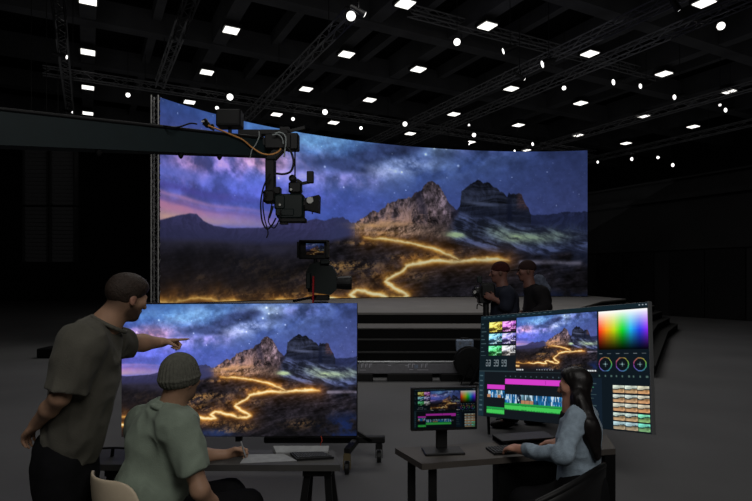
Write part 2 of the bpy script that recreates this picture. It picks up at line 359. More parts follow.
    g = np.exp(-(seg_dist(s, t + w1 * .02, [(.88, .672), (1.05, .675)], A) / .012) ** 2) * n2; c = mixc(c, (150, 140, 160), np.clip(g * 1.2, 0, .7))
    return np.clip(c, 0, 255)

def grid_mesh(nu, nv):
    i = np.arange(nu - 1)[None, :] + np.arange(nv - 1)[:, None] * nu; i = i.ravel()
    return np.stack([i, i + nu, i + nu + 1, i + 1], 1)
def flat_screen(name, tl, tr, bl, pix, nu, nv, m, parent):
    tl, tr, bl = map(np.asarray, (tl, tr, bl))
    u, v = np.meshgrid(np.linspace(0, 1, nu), np.linspace(0, 1, nv))
    pts = tl + u[..., None] * (tr - tl) + v[..., None] * (bl - tl)
    return mk(name, pts.reshape(-1, 3), grid_mesh(nu, nv), m, parent, cols=lin(pix(u, v)).reshape(-1, 3))

# ------------------------------------------------------------------ the setting
def structure(o): o['kind'] = 'structure'; return o
b = MB(); b.box((2, 24, -.05), 110, 90, .1); structure(b.o('floor', M['floor']))
CZ = 11.6
b = MB(); b.box((2, 24, CZ + .05), 110, 90, .1); structure(b.o('ceiling', M['ceil']))
# side wall on the right, running in the hall's long direction
WR = V3(11.2, 27.35, 0)
b = MB(); b.box(WR + HV * .1 + UP * 5.9 / 2, .2, 60, 5.9, HV, HU); structure(b.o('wall_right', M['wall']))
b = MB(); b.box(HV * 38 + UP * CZ / 2 + HU * 20, .2, 60, CZ, HV, HU); structure(b.o('wall_far_right', M['wall2']))
WBc = HU * 46
b = MB(); b.box(WBc + UP * CZ / 2 + HV * 10, .2, 70, CZ, HU, HV); structure(b.o('wall_back', M['wall2']))
WL = -HV * 15
b = MB(); b.box(WL + UP * CZ / 2 + HU * 20, .2, 60, CZ, HV, HU); structure(b.o('wall_left', M['wall2']))
b = MB(); b.box(WR - HV * .06 + UP * 2.95 + HU * 0, .14, 58, .16, HV, HU); structure(b.o('trim_1', M['wall']))
b = MB(); b.box(WR - HV * .15 + UP * 5.15, .3, 58, .22, HV, HU); structure(b.o('trim_2', M['wall']))
b = MB(); b.box(WR - HV * .02 + UP * 5.94, .5, 59, .08, HV, HU); structure(b.o('trim_3', M['wall']))
dn = 0
for t0, w in ((-13.2, 2.9), (-9.2, 3.2), (-5.3, 3.2), (-1.4, 3.2), (2.6, 3.2)):
    dn += 1
    b = MB()
    for k in (-.5, .5): b.box(WR - HV * .05 + HU * (t0 + k * w * .5) + UP * 1.42, .1, w * .485, 2.8, HV, HU)
    d = structure(b.o('door_%d' % dn, M['wall2']))
    h = MB()
    for k in (-.12, .12): h.tube([WR - HV * .16 + HU * (t0 + k) + UP * .9, WR - HV * .16 + HU * (t0 + k) + UP * 1.4], .02)
    h.o('door_handle', M['black'], d)
# ceiling: beams both ways
G = 4.38
VS = [0, 1, 2, 2.74, 3.87, 4.88, 5.94, 6.93]
tn = 3
for vv in [-2, -1] + VS + [.5, 1.5, 2.37, 3.3, 4.37, 5.4, 6.4]:
    tn += 1
    main = vv in VS or vv < 0
    b = MB(); b.box(HV * vv * G + HU * 24 + UP * (10.95 if main else 11.15), .5 if main else .3, 46, .9 if main else .5, HV, HU); structure(b.o('trim_%d' % tn, M['beam']))
for k in range(0, 9):
    tn += 1
    b = MB(); b.box(HU * (k + .87) * G + HV * 8 + UP * 10.85, .55, 62, .8, HU, HV); structure(b.o('trim_%d' % tn, M['beam']))

# ------------------------------------------------------------------ ceiling lights
ordw = ['first', 'second', 'third', 'fourth', 'fifth', 'sixth', 'seventh', 'eighth']
def panel_light(loc):
    t = thing('ceiling_panel_light', 'x', 'ceiling light', loc, 'square panel lights in rows on the ceiling')
    c = np.asarray(loc, float)
    b = MB(); b.box(c + UP * .09, .60, .60, .12, HV, HU); b.bar(c + UP * .15, c + UP * .5, .05, .05); b.o('frame', M['black'], t)
    b = MB(); b.box(c + UP * .02, .48, .48, .04, HV, HU); b.o('diffuser', M['white_em'], t)
    return t
proto = None
cnt = {}
OBS = {}
for uk in range(2, 8):
    for vi, vv in enumerate(VS):
        p = HU * (uk + .35) * G + HV * vv * G
        if p[1] < 8: continue
        px = CX + F * p[0] / p[1]; py = HY - F * 8.5 / p[1]
        if px < 4 or px > 748 or py < 0.5 or py > 156: continue
        if uk == 7 and vi > 0: continue
        loc = V3(p[0], p[1], CAMH + 8.5)
        row = {2: 'nearest', 3: 'second nearest', 4: 'third nearest', 5: 'fourth nearest', 6: 'fifth nearest', 7: 'farthest'}[uk]
        lab = 'white square ceiling light in the %s row, in the %s column from the left' % (row, ordw[vi])
        if proto is None: proto = panel_light(loc); o = proto
        else: o = copytree(proto, loc)
        o['label'] = lab

# trusses
HT = 7.5
def at_h(px, py, h): return P(px, py, F * h / (HY - py))
def truss(a, bb, w=.29, seg=.45, nm='lighting_truss', lab='', hang=True):
    a = np.asarray(a, float); bb = np.asarray(bb, float); d = nrm(bb - a); L = np.linalg.norm(bb - a)
    x = nrm(np.cross(d, UP)); y = np.cross(x, d)
    t = thing(nm, lab, 'truss', (a + bb) / 2 - UP * w / 2)
    c4 = [x * w / 2 * i + y * w / 2 * j for i, j in ((-1, -1), (1, -1), (1, 1), (-1, 1))]
    m = MB()
    for c in c4: m.tube([a + c, bb + c], .027, 6)
    m.o('chords', M['truss'], t)
    m = MB(); n = max(2, int(L / seg))
    for k in range(n):
        s0 = a + d * L * k / n; s1 = a + d * L * (k + 1) / n
        for q in range(4):
            i, j = c4[q], c4[(q + 1) % 4]
            if k % 2: i, j = j, i
            m.tube([s0 + i, s1 + j], .013, 4, cap=False)
    m.o('lacing', M['truss'], t)
    if hang:
        for f in (.12, .5, .88):
            m = MB(); m.tube([a + d * L * f + UP * w / 2, V3(*(a + d * L * f)[:2], CZ - .45)], .012, 5); m.o('hanger', M['black'], t)
    return t
def utruss(px, py, n0, n1, lab): p = at_h(px, py, HT); return truss(p + HU * n0, p + HU * n1, lab=lab)
def vtruss(px, py, n0, n1, lab, h=HT): p = at_h(px, py, h); return truss(p + HV * n0, p + HV * n1, lab=lab)
utruss(66, 75, -9, 7, 'long grey lattice truss at the far left, running away from the camera')
utruss(176, 40, -8, 4.5, 'short grey lattice truss left of centre, running above the crane arm')
utruss(300, 65, -4.2, 9, 'grey lattice truss sloping down from the big bright spotlight in the middle')
utruss(502, 80, -13, 15, 'upper one of the two long parallel trusses right of centre')
utruss(502, 103, -15, 12, 'lower one of the two long parallel trusses right of centre')
utruss(640, 118, -12, 12, 'grey lattice truss near the right edge, just above the lowest right one')
utruss(672, 141, -14, 10, 'lowest lattice truss at the right, above the right end of the video wall')
vtruss(160, 88, -4.2, 26, 'grey lattice truss crossing the left half sideways above the video wall', 7.9)
vtruss(502, 35, -4, 9, 'grey lattice truss crossing sideways high up at the right of centre', 8.95)
# spotlights
SPOTS = [(66, 57, .16, 0, 'small tilted white spotlight on the far left truss'), (72, 112, .14, 0, 'small white spotlight low at the far left, over the crane arm'),
 (128, 95, .22, 1, 'round white spotlight alone left of the video wall top'), (230, 97, .33, 1, 'round bright spotlight above the left end of the crane control box'), (217, 108, .2, 1, 'small round spotlight just left of the crane control box'),
 (351, 16, .33, 1, 'largest bright round spotlight at the top end of the middle truss'), (364, 14, .2, 0, 'thin crescent spotlight beside the largest spotlight'), (457, 42, .27, 1, 'large round spotlight alone right of the top centre'),
 (325, 112, .30, 1, 'round spotlight above the middle of the video wall, brightest of its row'), (293, 119, .2, 1, 'small round spotlight right above the crane head'), (361, 128, .2, 1, 'small round spotlight near the top edge of the video wall centre'),
 (405, 124, .28, 1, 'round spotlight where the two long trusses meet the wall top'), (474, 135, .26, 1, 'round spotlight above the right half of the video wall'), (469, 125, .13, 1, 'tiny spotlight just above a larger round one over the wall'), (469, 143.5, .2, 0, 'tilted spotlight touching the wall top right of centre'),
 (504, 51, .24, 2, 'tilted oval spotlight under the sideways truss right of centre'), (543, 64, .3, 2, 'upright oval spotlight, largest one of the right half'), (678, 9, .2, 0, 'streak shaped dim spotlight at the top right'), (721, 26, .28, 1, 'round spotlight at the upper right corner'),
 (614, 82, .28, 2, 'oval spotlight between the two rows at the right'), (641, 86, .24, 2, 'slanted small oval spotlight right of a larger oval one'), (675, 97, .26, 2, 'narrow slanted spotlight at the right, under a square light'), (564, 88, .2, 1, 'small round spotlight in the right half below the two trusses'),
 (524, 79, .14, 0, 'faint tiny spotlight on the long truss right of centre'), (533, 144, .24, 2, 'oval spotlight just above the right end of the video wall'), (515, 151, .2, 2, 'low small spotlight at the video wall top edge on the right'), (720, 105, .13, 1, 'tiny dim spotlight at the far right'),
 (726, 110, .24, 2, 'narrow tilted spotlight at the far right edge'), (632, 159, .28, 2, 'tilted spotlight on the lowest right truss, second from the wall'), (658, 157.5, .22, 1, 'small round spotlight on the lowest right truss, third from the wall'), (673, 165, .3, 2, 'tilted spotlight hanging lowest at the right'), (598, 162, .22, 2, 'small spotlight beside the top right corner of the video wall')]
for (px, py, dia, facing, lab) in SPOTS:
    c = at_h(px, py, 7.1)
    aim = {1: V3(0, .5, 1.2), 2: V3(-20, 19, 0), 0: V3(20, 22, 0)}[facing]
    d = nrm(aim - c)
    t = thing('stage_spotlight', lab, 'spotlight', c - UP * .2, 'spotlights hung under the trusses')
    r = dia * .37
    b = MB(); b.lathe(c - d * .42, d, [(0, r * .55), (.04, r * .8), (.25, r * 1.0), (.42, r * 1.12), (.44, r * 1.12)], 14); b.o('housing', M['black'], t)
    b = MB(); b.lathe(c + d * .022, d, [(0, r * 1.02), (.008, r * .95), (.016, r * .6), (.02, r * .2)], 14); b.o('lens', M['spot_em'], t)
    b = MB(); s = nrm(np.cross(d, UP)); q = c - d * .2
    b.tube([q + s * (r + .04), q + s * (r + .04) + UP * (r + .12), q - s * (r + .04) + UP * (r + .12), q - s * (r + .04)], .014, 6); b.tube([q + UP * (r + .12), V3(q[0], q[1], CZ - .2)], .012, 6); b.o('yoke', M['black'], t)

# hanging louvred panels at the left
for (x0, x1, y0, y1, lab) in [(24, 49.5, 150, 205, 'upper left dark slatted panel hanging under the crane arm'), (51, 76, 150, 205, 'upper right dark slatted panel hanging under the crane arm'), (24, 49.5, 207, 262, 'lower left dark slatted panel of the hanging pair'), (51, 76, 207, 262, 'lower right dark slatted panel of the hanging pair')]:
    z = 15.5; a = P(x0, y0, z); d = P(x1, y1, z)
    t = thing('slatted_panel', lab, 'panel', ((a[0] + d[0]) / 2, z, d[2]), 'dark slatted panels hung in a block at the left')
    b = MB(); w = d[0] - a[0]; h = a[2] - d[2]; cx = (a[0] + d[0]) / 2; cz = (a[2] + d[2]) / 2
    b.box((cx, z + .1, cz), w, .06, h); b.box((a[0] + .02, z, cz), .04, .16, h); b.box((d[0] - .02, z, cz), .04, .16, h); b.o('frame', M['blackplastic'], t)
    b = MB()
    for k in range(14): b.box((cx, z, d[2] + h * (k + .5) / 14), w - .08, .015, h / 14 * .9, az=(0, -.45, .9), ay=(0, .9, .45))
    b.o('slats', M['louvre'], t)
    if y0 < 180:
        b = MB(); 
        for sx in (-.3, .3): b.tube([(cx + sx * w, z + .1, a[2]), (cx + sx * w, z + .1, CZ)], .01, 5)
        b.o('hanging_cable', M['black'], t)

# ------------------------------------------------------------------ stage
SH = 1.0
st = thing('stage', 'wide grey stage with black front steps in front of the video wall', 'stage', (0, 14, 0))
def stage_poly(off, offr):
    y0 = 10.75 - off
    # right edge line from (3.66,10.75) to (6.6,15.9), pushed out by offr
    d = nrm(V3(2.94, 5.15, 0)); n = V3(d[1], -d[0], 0); a = V3(3.66, 10.75, 0) + n * offr
    xr = a[0] + d[0] / d[1] * (y0 - a[1]); e = V3(6.6, 15.9, 0) + n * offr
    return [(-4.95 + off * .48, y0), (xr, y0), (e[0], e[1]), (8.0 + offr, 17.5), (8.0 + offr, 20.5), (-6.3, 20.5), (-6.3, 13.1), (-5.6, 12.2)]
lv = [(0, 0, 1.0), (.93, .9, .788), (1.12, 1.15, .6), (1.29, 1.4, .4), (1.46, 1.65, .2)]
lo = 0
b = MB(); b.prism(stage_poly(0, 0), .05, SH - .04); b.o('platform', M['riser'], st)
b = MB(); b.prism(stage_poly(0, 0), SH - .04, SH); b.o('platform_top', M['stage'], st)
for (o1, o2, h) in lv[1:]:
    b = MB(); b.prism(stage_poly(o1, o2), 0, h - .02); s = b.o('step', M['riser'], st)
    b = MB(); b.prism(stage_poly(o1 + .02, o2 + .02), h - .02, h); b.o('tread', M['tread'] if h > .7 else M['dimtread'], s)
b = MB(); p0 = P(42, 352, 11.6); p1 = P(126, 353, 11.5)
b.box(((p0[0] + p1[0]) / 2, 11.65, .11), p1[0] - p0[0], .5, .19, ch=.02)
for k in range(3): b.box((p0[0] + .25 + k * .75, 11.65, .01), .1, .4, .02)
tag(b.o('equipment_beam', M['blackmatte']), 'long low black beam lying on the floor behind the standing man', 'beam')

# ------------------------------------------------------------------ LED wall
xs = [160, 218, 244, 270, 288, 310, 348, 367, 416, 450, 500, 588]; dd = [179, 163.5, 155.5, 150, 147, 142.7, 137, 134.3, 130.6, 127.6, 126, 126.6]
T = 4.445
zc = np.polyfit(xs, [F * T / q for q in dd], 3)
NU, NV = 860, 300
pxs = np.linspace(160, 587.5, NU); zz = np.polyval(zc, pxs)
X = (pxs - CX) / F * zz
ztop = CAMH + T; zbot = SH + .025
led = thing('video_wall', 'giant curved video wall showing a starry mountain valley with glowing roads', 'video wall', (1, 18, SH))
g = np.linspace(0, 1, NV)
pts = np.stack([np.broadcast_to(X, (NV, NU)), np.broadcast_to(zz, (NV, NU)), (ztop + (zbot - ztop) * g)[:, None] * np.ones((1, NU))], -1)
fu = np.linspace(0, 1, NU)
sS = np.broadcast_to(1.25 * fu - .177, (NV, NU)); tT = np.broadcast_to((.075 + .775 * g)[:, None], (NV, NU))
pc = picture(sS, tT)
pc = pc * np.interp(fu, [0, .2, .6, 1], [.84, .90, .84, .70])[None, :, None] * np.array([.94, .98, 1.])      # the wall's own content is darker to the right
mk('screen', pts.reshape(-1, 3), grid_mesh(NU, NV), M['screen'], led, cols=lin(pc).reshape(-1, 3))
b = MB()
idx = list(range(0, NU, 12)) + [NU - 1]
vs = []; fs = []
for i in idx:
    tdir = nrm(V3(X[min(i + 1, NU - 1)] - X[max(i - 1, 0)], zz[min(i + 1, NU - 1)] - zz[max(i - 1, 0)], 0)); n = V3(-tdir[1], tdir[0], 0)
    for off, z0 in ((.03, zbot), (.2, zbot), (.2, ztop - .015), (.03, ztop - .015)): vs.append(V3(X[i], zz[i], z0) + n * off)
m = len(idx)
for i in range(m - 1):
    for k in range(4): fs.append((i * 4 + k, i * 4 + (k + 1) % 4, i * 4 + 4 + (k + 1) % 4, i * 4 + 4 + k))
fs += [(3, 2, 1, 0), tuple((m - 1) * 4 + k for k in range(4))]
b.add(vs, fs); b.o('backing', M['black'], led)
# truss tower at its left edge
zT = 13.5
a = P(156, 305, zT); tw = thing('truss_tower', 'tall upright lattice tower at the left edge of the video wall', 'truss', (a[0], zT, SH))
b = MB(); w = .085
for i in (-1, 1):
    for j in (-1, 1): b.tube([(a[0] + i * w, zT + j * w, SH), (a[0] + i * w, zT + j * w, ztop + .02)], .02, 6)
b.o('chords', M['tower'], tw)
b = MB(); n = 26
for k in range(n):
    z0 = SH + (ztop - SH) * k / n; z1 = SH + (ztop - SH) * (k + 1) / n; s = 1 if k % 2 else -1
    for j in (-1, 1):
        b.tube([(a[0] - s * w, zT + j * w, z0), (a[0] + s * w, zT + j * w, z1)], .011, 4); b.tube([(a[0] + j * w, zT - s * w, z0), (a[0] + j * w, zT + s * w, z1)], .011, 4)
b.o('lacing', M['truss'], tw)
b = MB(); b.box((a[0], zT, SH + .02), .4, .4, .04); b.o('base_plate', M['black'], tw)

# ------------------------------------------------------------------ big display on a rolling stand (left)
zL = 4.87
dl = thing('rolling_display', 'big display on a rolling stand at left, showing the mountain valley at night', 'display', (P(240, 465, zL)[0], zL, 0))
tl, tr, bl = P(122, 304.5, zL), P(357, 303.2, zL), P(121.5, 437, zL)
flat_screen('screen', tl, tr, bl, lambda u, v: picture(u, v) * 1.0, 500, 282, M['screen'], dl)
b = MB(); c = (tr + bl) / 2 + V3(0, .035, 0); w_ = tr[0] - tl[0]; h_ = tl[2] - bl[2]
b.box(c, w_ + .012, .06, h_ + .012, ch=.004); b.box(c + V3(0, .05, 0), w_ * .6, .05, h_ * .6, ch=.01); b.o('bezel', M['bezel'], dl)
for px in (239, 302):
    a = P(px, 400, zL + .14); b = MB(); b.box((a[0], zL + .14, (.20 + c[2]) / 2), .055, .05, c[2] - .20); b.o('post', M['black'], dl)
a0 = P(264, 442, zL + .12); a1 = P(385, 444, zL + .12)
b = MB(); b.box(((a0[0] + a1[0]) / 2, zL + .14, .215), a1[0] - a0[0], .07, .06, ch=.01)
b.o('base_bar', M['black'], dl)
b = MB(); b.bar(P(356, 432, zL + .12), P(371, 441, zL + .12), .03, .03); b.o('brace', M['black'], dl)
def caster(px, y, m, parent, rr=.055):
    x = P(px, 0, y)[0]
    b = MB(); b.box((x, y, .155), .05, .06, .06); 
    for s in (-1, 1): b.box((x + s * .028, y, .105), .008, .05, .12)
    k = b.o('caster', m, parent)
    b = MB(); b.lathe((x - .02, y, rr), (1, 0, 0), [(0, rr * .8), (.005, rr), (.035, rr), (.04, rr * .8)], 18); b.o('wheel', M['black'], k)
caster(347, 4.72, M['khaki'], dl); caster(379, 5.02, M['black'], dl); caster(140, 4.74, M['black'], dl); caster(160, 5.06, M['black'], dl)
for px in (347, 140):
    x = P(px, 0, 4.72)[0]; b = MB(); b.bar((x, 4.70, .20), (x + .1, zL + .3, .20), .05, .05); b.o('foot_bar', M['black'], dl)
b = MB(); b.tube(curve([P(321, 436, zL - .02), P(322, 441, zL - .05), P(320.5, 446, zL - .05), P(322, 470, zL)], 5), .004, 6); b.o('red_wire', M['red'], dl)

# ------------------------------------------------------------------ tilted display with the editing program (right)
def rotm(rz, rx, ry):
    c, s = math.cos, math.sin
    Z = np.array([[c(rz), -s(rz), 0], [s(rz), c(rz), 0], [0, 0, 1]]); Xm = np.array([[1, 0, 0], [0, c(rx), -s(rx)], [0, s(rx), c(rx)]]); Y = np.array([[c(ry), 0, s(ry)], [0, 1, 0], [-s(ry), 0, c(ry)]])
    return Z @ Xm @ Y
RR = rotm(-.955, -.178, -.125); RC = V3(1.615, 5.0, CAMH - .81); RW, RH = 1.80, 1.80 / 1.76
rax, ray_, raz = RR[:, 0], RR[:, 1], RR[:, 2]
def rp(u, v, d=0): return RC + rax * (u - .5) * RW + raz * (.5 - v) * RH + ray_ * d
def ruv(cx, cy):
    """where a spot of the photograph lies on the display's plane, as fractions"""
    d = V3((470 + cx / 3.455 - CX) / F, 1, (HY - 295 - cy / 3.455) / F); o = V3(0, 0, CAMH)
    k = np.dot(RC - o, ray_) / np.dot(d, ray_); q = o + d * k - RC
    return np.dot(q, rax) / RW + .5, .5 - np.dot(q, raz) / RH
def editor(nu, nv):
    im = np.zeros((nv, nu, 3)); im[:] = (20, 25, 30)
    uu, vv = np.meshgrid((np.arange(nu)) / (nu - 1), (np.arange(nv)) / (nv - 1))
    def box(x0, y0, x1, y1): 
        a = ruv(x0, y0); d = ruv(x1, y1); return a[0], a[1], d[0], d[1]
    def msk(r): return (uu >= r[0]) & (uu <= r[2]) & (vv >= r[1]) & (vv <= r[3])
    def fill(r, c): im[msk(r)] = c
    def loc(r): return np.clip((uu - r[0]) / (r[2] - r[0]), 0, 1), np.clip((vv - r[1]) / (r[3] - r[1]), 0, 1)
    def paint(r, fn):
        k = msk(r); a, q = loc(r); im[k] = fn(a[k], q[k])
    fill((0, 0, 1, .035), (20, 36, 44)); fill((0, .035, .205, 1), (16, 27, 33)); fill((0, .56, .68, 1), (19, 24, 29)); fill((0, .56, .04, 1), (26, 44, 54))
    fill((.68, .035, 1, 1), (15, 24, 31)); fill((.68, .60, .77, 1), (19, 31, 43)); fill((.0, .555, .68, .565), (42, 56, 62))
    for k in range(14): fill((.02 + k * .035, .012, .038 + k * .035, .02), (74, 98, 104))
    for k in range(3): fill((.955 + k * .015, .012, .962 + k * .015, .022), (160, 170, 180))
    # viewer
    r = list(box(162, 74, 441, 270)); r[1] = .045; r[3] = .535
    paint(r, lambda a, q: np.clip(picture(a * .98, q * .96 + .01) * 1.05, 0, 255)); fill((r[0], r[3], r[2], .56), (22, 24, 28))
    for k in range(4): fill((r[0] + .004 + k * .012, .532, r[0] + .013 + k * .012, .548), (205, 210, 214))
    for k in range(5): fill((r[2] - .065 + k * .012, .532, r[2] - .056 + k * .012, .548), (205, 210, 214))
    for k in range(7): fill((.40 + k * .016, .535, .406 + k * .016, .545), (130, 138, 142))
    # looks in the upper left
    for q_, row in enumerate([((255, 214, 60), (226, 110, 240)), ((110, 190, 240), (150, 140, 250)), ((70, 230, 110), (206, 206, 206))]):
        for w_, tn_ in enumerate(row):
            a = ruv(67 + 46 * w_, 100); a2 = ruv(112 + 46 * w_, 100); rr = (a[0], .072 + q_ * .118, a2[0], .072 + q_ * .118 + .098)
            def look(aa, qq, tn_=tn_):
                p = picture(aa * .75 + .1, qq * .85 + .05) / 255.; l = p.mean(1)[:, None]
                return np.clip((l * 1.9 * np.array(tn_) * .95 + p * 40 + (l > .42) * 40), 0, 255)
            paint(rr, look)
    for k in range(9): fill((.008, .08 + k * .04, .022 + .012 * (k % 3), .087 + k * .04), (62, 82, 88))
    # counter digits
    a = ruv(55, 238)
    for d_ in range(3):
        for e_ in range(2):
            x0 = a[0] + d_ * .058 + e_ * .020
            for (dx, dy, w2, h2) in [(0, 0, .014, .008), (0, .028, .014, .008), (0, .056, .014, .008), (.0115, 0, .003, .06), (0, .03 if d_ == 0 else 0, .003, .03)]: fill((x0 + dx, .445 + dy, x0 + dx + w2, .445 + dy + h2), (112, 124, 130))
    # colour field
    r = list(box(443, 62, 617, 180)); r[1] = .05; r[3] = .365
    HUES = np.array([[250, 40, 30], [250, 150, 20], [190, 215, 20], [20, 215, 40], [30, 180, 235], [40, 70, 235], [150, 40, 245]], float)
    def field(aa, qq):
        x = aa * 6; c = np.stack([np.interp(x, np.arange(7), HUES[:, k]) for k in range(3)], -1)
        wv = np.clip(1 - qq / .52, 0, 1)[:, None] ** 1.1; bk = np.clip((qq - .5) / .55, 0, 1)[:, None]
        return (c * (1 - wv) + 255 * wv) * (1 - bk) ** 1.1
    paint(r, field)
    # colour wheels
    for cx in (467, 526, 587):
        a = ruv(cx, 231); cu, cv = a[0], .485
        ex = ruv(cx + 23, 231)[0] - cu; rad = np.hypot((uu - cu) / ex, (vv - cv) / (ex * RW / RH)); ang = np.arctan2(vv - cv, uu - cu)
        k = (rad > .88) & (rad < 1.0)
        hue = np.stack([.55 + .45 * np.cos(ang + f) for f in (2.2, .1, 4.2)], -1)
        im[k] = (50 + hue * 110)[k]; im[rad <= .88] = (14, 20, 26)
        im[(np.abs((uu - cu) / ex) < .05) & (np.abs((vv - cv)) < ex * RW / RH * .35)] = (70, 90, 96); im[(np.abs(vv - cv) < .006) & (np.abs(uu - cu) < ex * .35)] = (70, 90, 96)
        im[rad < .13] = (130, 160, 160)
        fill((cu - .03, .395, cu - .012, .402), (120, 130, 134)); fill((cu + .01, .395, cu + .03, .402), (90, 100, 104))
        for dx in (-.03, 0, .03): fill((cu + dx - .004, .575, cu + dx + .004, .588), (72, 96, 92))
    # time line
    u0, u1, u2 = ruv(60, 320)[0], ruv(121, 320)[0], .672
    for k in range(16): fill((u1 + k * .034, .598, u1 + k * .034 + .006, .612), (58, 76, 84))
    fill((u0, .692, u1 - .002, .730), (206, 60, 196)); fill((u1, .632, u2, .676), (212, 60, 200)); 
    fill((.60, .676, u2, .70), (206, 60, 196))
    fill((u1 + (u2 - u1) * .55, .636, u1 + (u2 - u1) * .552, .672), (120, 30, 110))
    def clips(r, n, seed):
        def fn(a, q):
            i = np.floor(a * n).astype(np.int64); h = _h(i, i * 0 + seed); g = vn2(a * n * 5 + seed, q * 2.2) * .6 + .4 * _h(np.floor(a * n * 3).astype(np.int64), np.floor(q * 2).astype(np.int64), i)
            base = np.where((h < .5)[:, None], np.array([40, 130, 200.]), np.where((h < .72)[:, None], np.array([28, 50, 84.]), np.array([120, 170, 190.])))
            c = base * (.25 + 1.1 * g)[:, None]; c[(g > .66)] = (190, 216, 230); c[(h > .6) & (q > .6)] = (176, 126, 90); c[(a * n) % 1 < .06] = (20, 40, 60)
            return np.clip(c, 0, 255)
        paint(r, fn)
    clips((u0, .745, u1 - .004, .81), 5, 3); clips((u1, .775, .60, .855), 15, 7)
    def audio(r, seed):
        def fn(a, q):
            wv = .42 + .3 * vn2(a * 120 + seed, a * 0 + 2.); c = np.where((np.abs(q - .62) < wv * .5)[:, None], np.array([66, 196, 86.]), np.array([34, 122, 54.]))
            c[q < .22] = (30, 150, 70); return c
        paint(r, fn)
    audio((u0, .905, u1 - .004, .968), 1); audio((u1, .855, .60, .918), 5)
    fill((.61, .80, .64, .84), (70, 80, 84))
    for k in range(8): fill((.008, .60 + k * .048, .030, .612 + k * .048), (66, 90, 98))
    for k in range(12): fill((.69, .61 + k * .03, .70 + .02 + .03 * ((k * 5) % 3) / 3, .617 + k * .03), (60, 80, 84) if k != 2 else (60, 120, 90))
    # graded stills at the lower right
    for j in range(5):
        for i in range(3):
            a = ruv(492 + 42.6 * i, 300); a2 = ruv(492 + 42.6 * i + 40.6, 300); rr = (a[0], .655 + j * .070, a2[0], .655 + j * .070 + .056)
            tn_ = np.array([[255, 246, 226], [250, 240, 226], [255, 236, 214], [240, 240, 226], [216, 232, 236]][j], float) / 255; gsh = np.array([[1, 1, 1], [.98, .99, 1.], [1.03, .97, .92]][i])
            if j >= 3 and i == 2: gsh = np.array([.7, 1.1, .95])
            def still(aa, qq, tn_=tn_, gsh=gsh, sd=i * 7 + j):
                n = vn2(aa * 5 + sd * 0, qq * 4 + 1.); hz = .50 + .10 * np.sin(aa * 5 + .5)
                c = np.where((qq < hz - .13 - .10 * (vn2(aa * 4 + 2., qq * 0) - .3))[:, None], np.array([226, 244, 246.]), np.where((qq < hz)[:, None], np.array([52, 70, 76.]), np.where((qq < .66)[:, None], np.array([140, 116, 88.]), np.array([206, 170, 134.]))))
                return np.clip(c * (.75 + .45 * n)[:, None] * tn_ * gsh, 0, 255)
            paint(rr, still)
    return im
UI = editor(520, 300)
def ui_at(u, v):
    i = np.clip((v * 299).round().astype(int), 0, 299); j = np.clip((u * 519).round().astype(int), 0, 519); return UI[i, j]
rd_ = thing('editing_display', 'large tilted display at right showing a video editing program with colour field and time line', 'display', (RC[0], RC[1] + .3, 0))
flat_screen('screen', rp(0, 0), rp(1, 0), rp(0, 1), ui_at, 460, 264, M['screen'], rd_)
b = MB(); b.box(RC + ray_ * .022, RW + .006, .04, RH + .006, rax, ray_, raz, ch=.003); b.o('bezel', M['bezel'], rd_)
b = MB(); b.box(rp(1.003, .5, .012), .008, .05, RH + .012, rax, ray_, raz); b.o('side_edge', M['silver'], rd_)
pb = V3(1.93, 5.02, 0)
b = MB(); q = rp(.62, .55, .07); b.box(q, .3, .05, .3, rax, ray_, raz); b.bar(q + ray_ * .03, V3(pb[0], pb[1], q[2]), .06, .06); b.o('wall_mount', M['black'], rd_)
b = MB(); b.tube([(pb[0], pb[1], .03), (pb[0], pb[1], q[2] + .05)], .03, 12); b.o('post', M['black'], rd_)
b = MB(); b.box((pb[0], pb[1], .02), .30, .34, .04, ch=.008); b.o('base_plate', M['black'], rd_)

# ------------------------------------------------------------------ crane with remote head
zt = 5.9; zl0 = 3.6
p = lambda x, y: P(x, y, zt)
cr = thing('camera_crane', 'dark teal camera crane arm reaching in from the left with a remote head', 'camera crane', (P(-200, 0, zl0)[0], zl0, 0))
b = MB(); dp = V3(.35, .94, 0) * .2
A0, A1, B0, B1 = P(-200, 88, zl0), P(-200, 136.5, zl0), P(266, 139, zt), P(266, 156, zt)
b.hexa([A1, B1, B1 + dp * .7, A1 + dp, A0, B0, B0 + dp * .7, A0 + dp])
def armpt(x, f):   # a spot on the arm's near face
    k = (x + 200) / 466; w1_ = (1 - k) / zl0; w2_ = k / zt; t = (k / zt) / ((1 - k) / zl0 + k / zt)
    t = None
    # solve for the point whose picture column is x
    d = A0 + 0; e = B0 + 0; g_ = (x - CX) / F
    t = (g_ * d[1] - d[0]) / ((e[0] - d[0]) - g_ * (e[1] - d[1]))
    return (A0 + (B0 - A0) * t) * (1 - f) + (A1 + (B1 - A1) * t) * f
arm = b.o('arm', M['teal'], cr)
for px in (96, 179, 218):
    b = MB(); a = armpt(px, 1.0) + V3(0, .05, 0); b.lathe(a + UP * .01, -UP, [(0, .02), (.02, .03), (.045, .02), (.06, .008)], 10); b.o('bolt', M['black'], arm)
b = MB(); b.tube([armpt(-190, -.02), armpt(262, -.04)], .016, 8); b.o('top_rail', M['black'], cr)
b = MB(); m0 = (A0 + A1) / 2; b.box((m0[0], m0[1] + .1, m0[2] / 2), .2, .2, m0[2]); b.box((m0[0], m0[1] + .1, .1), 1.0, 1.0, .12, ch=.02); b.o('mast', M['teal'], cr)
b = MB(); b.tube([(m0[0], m0[1], m0[2]), (m0[0] - .9, m0[1] - .4, m0[2])], .1, 12); b.o('counterweight', M['black'], cr)
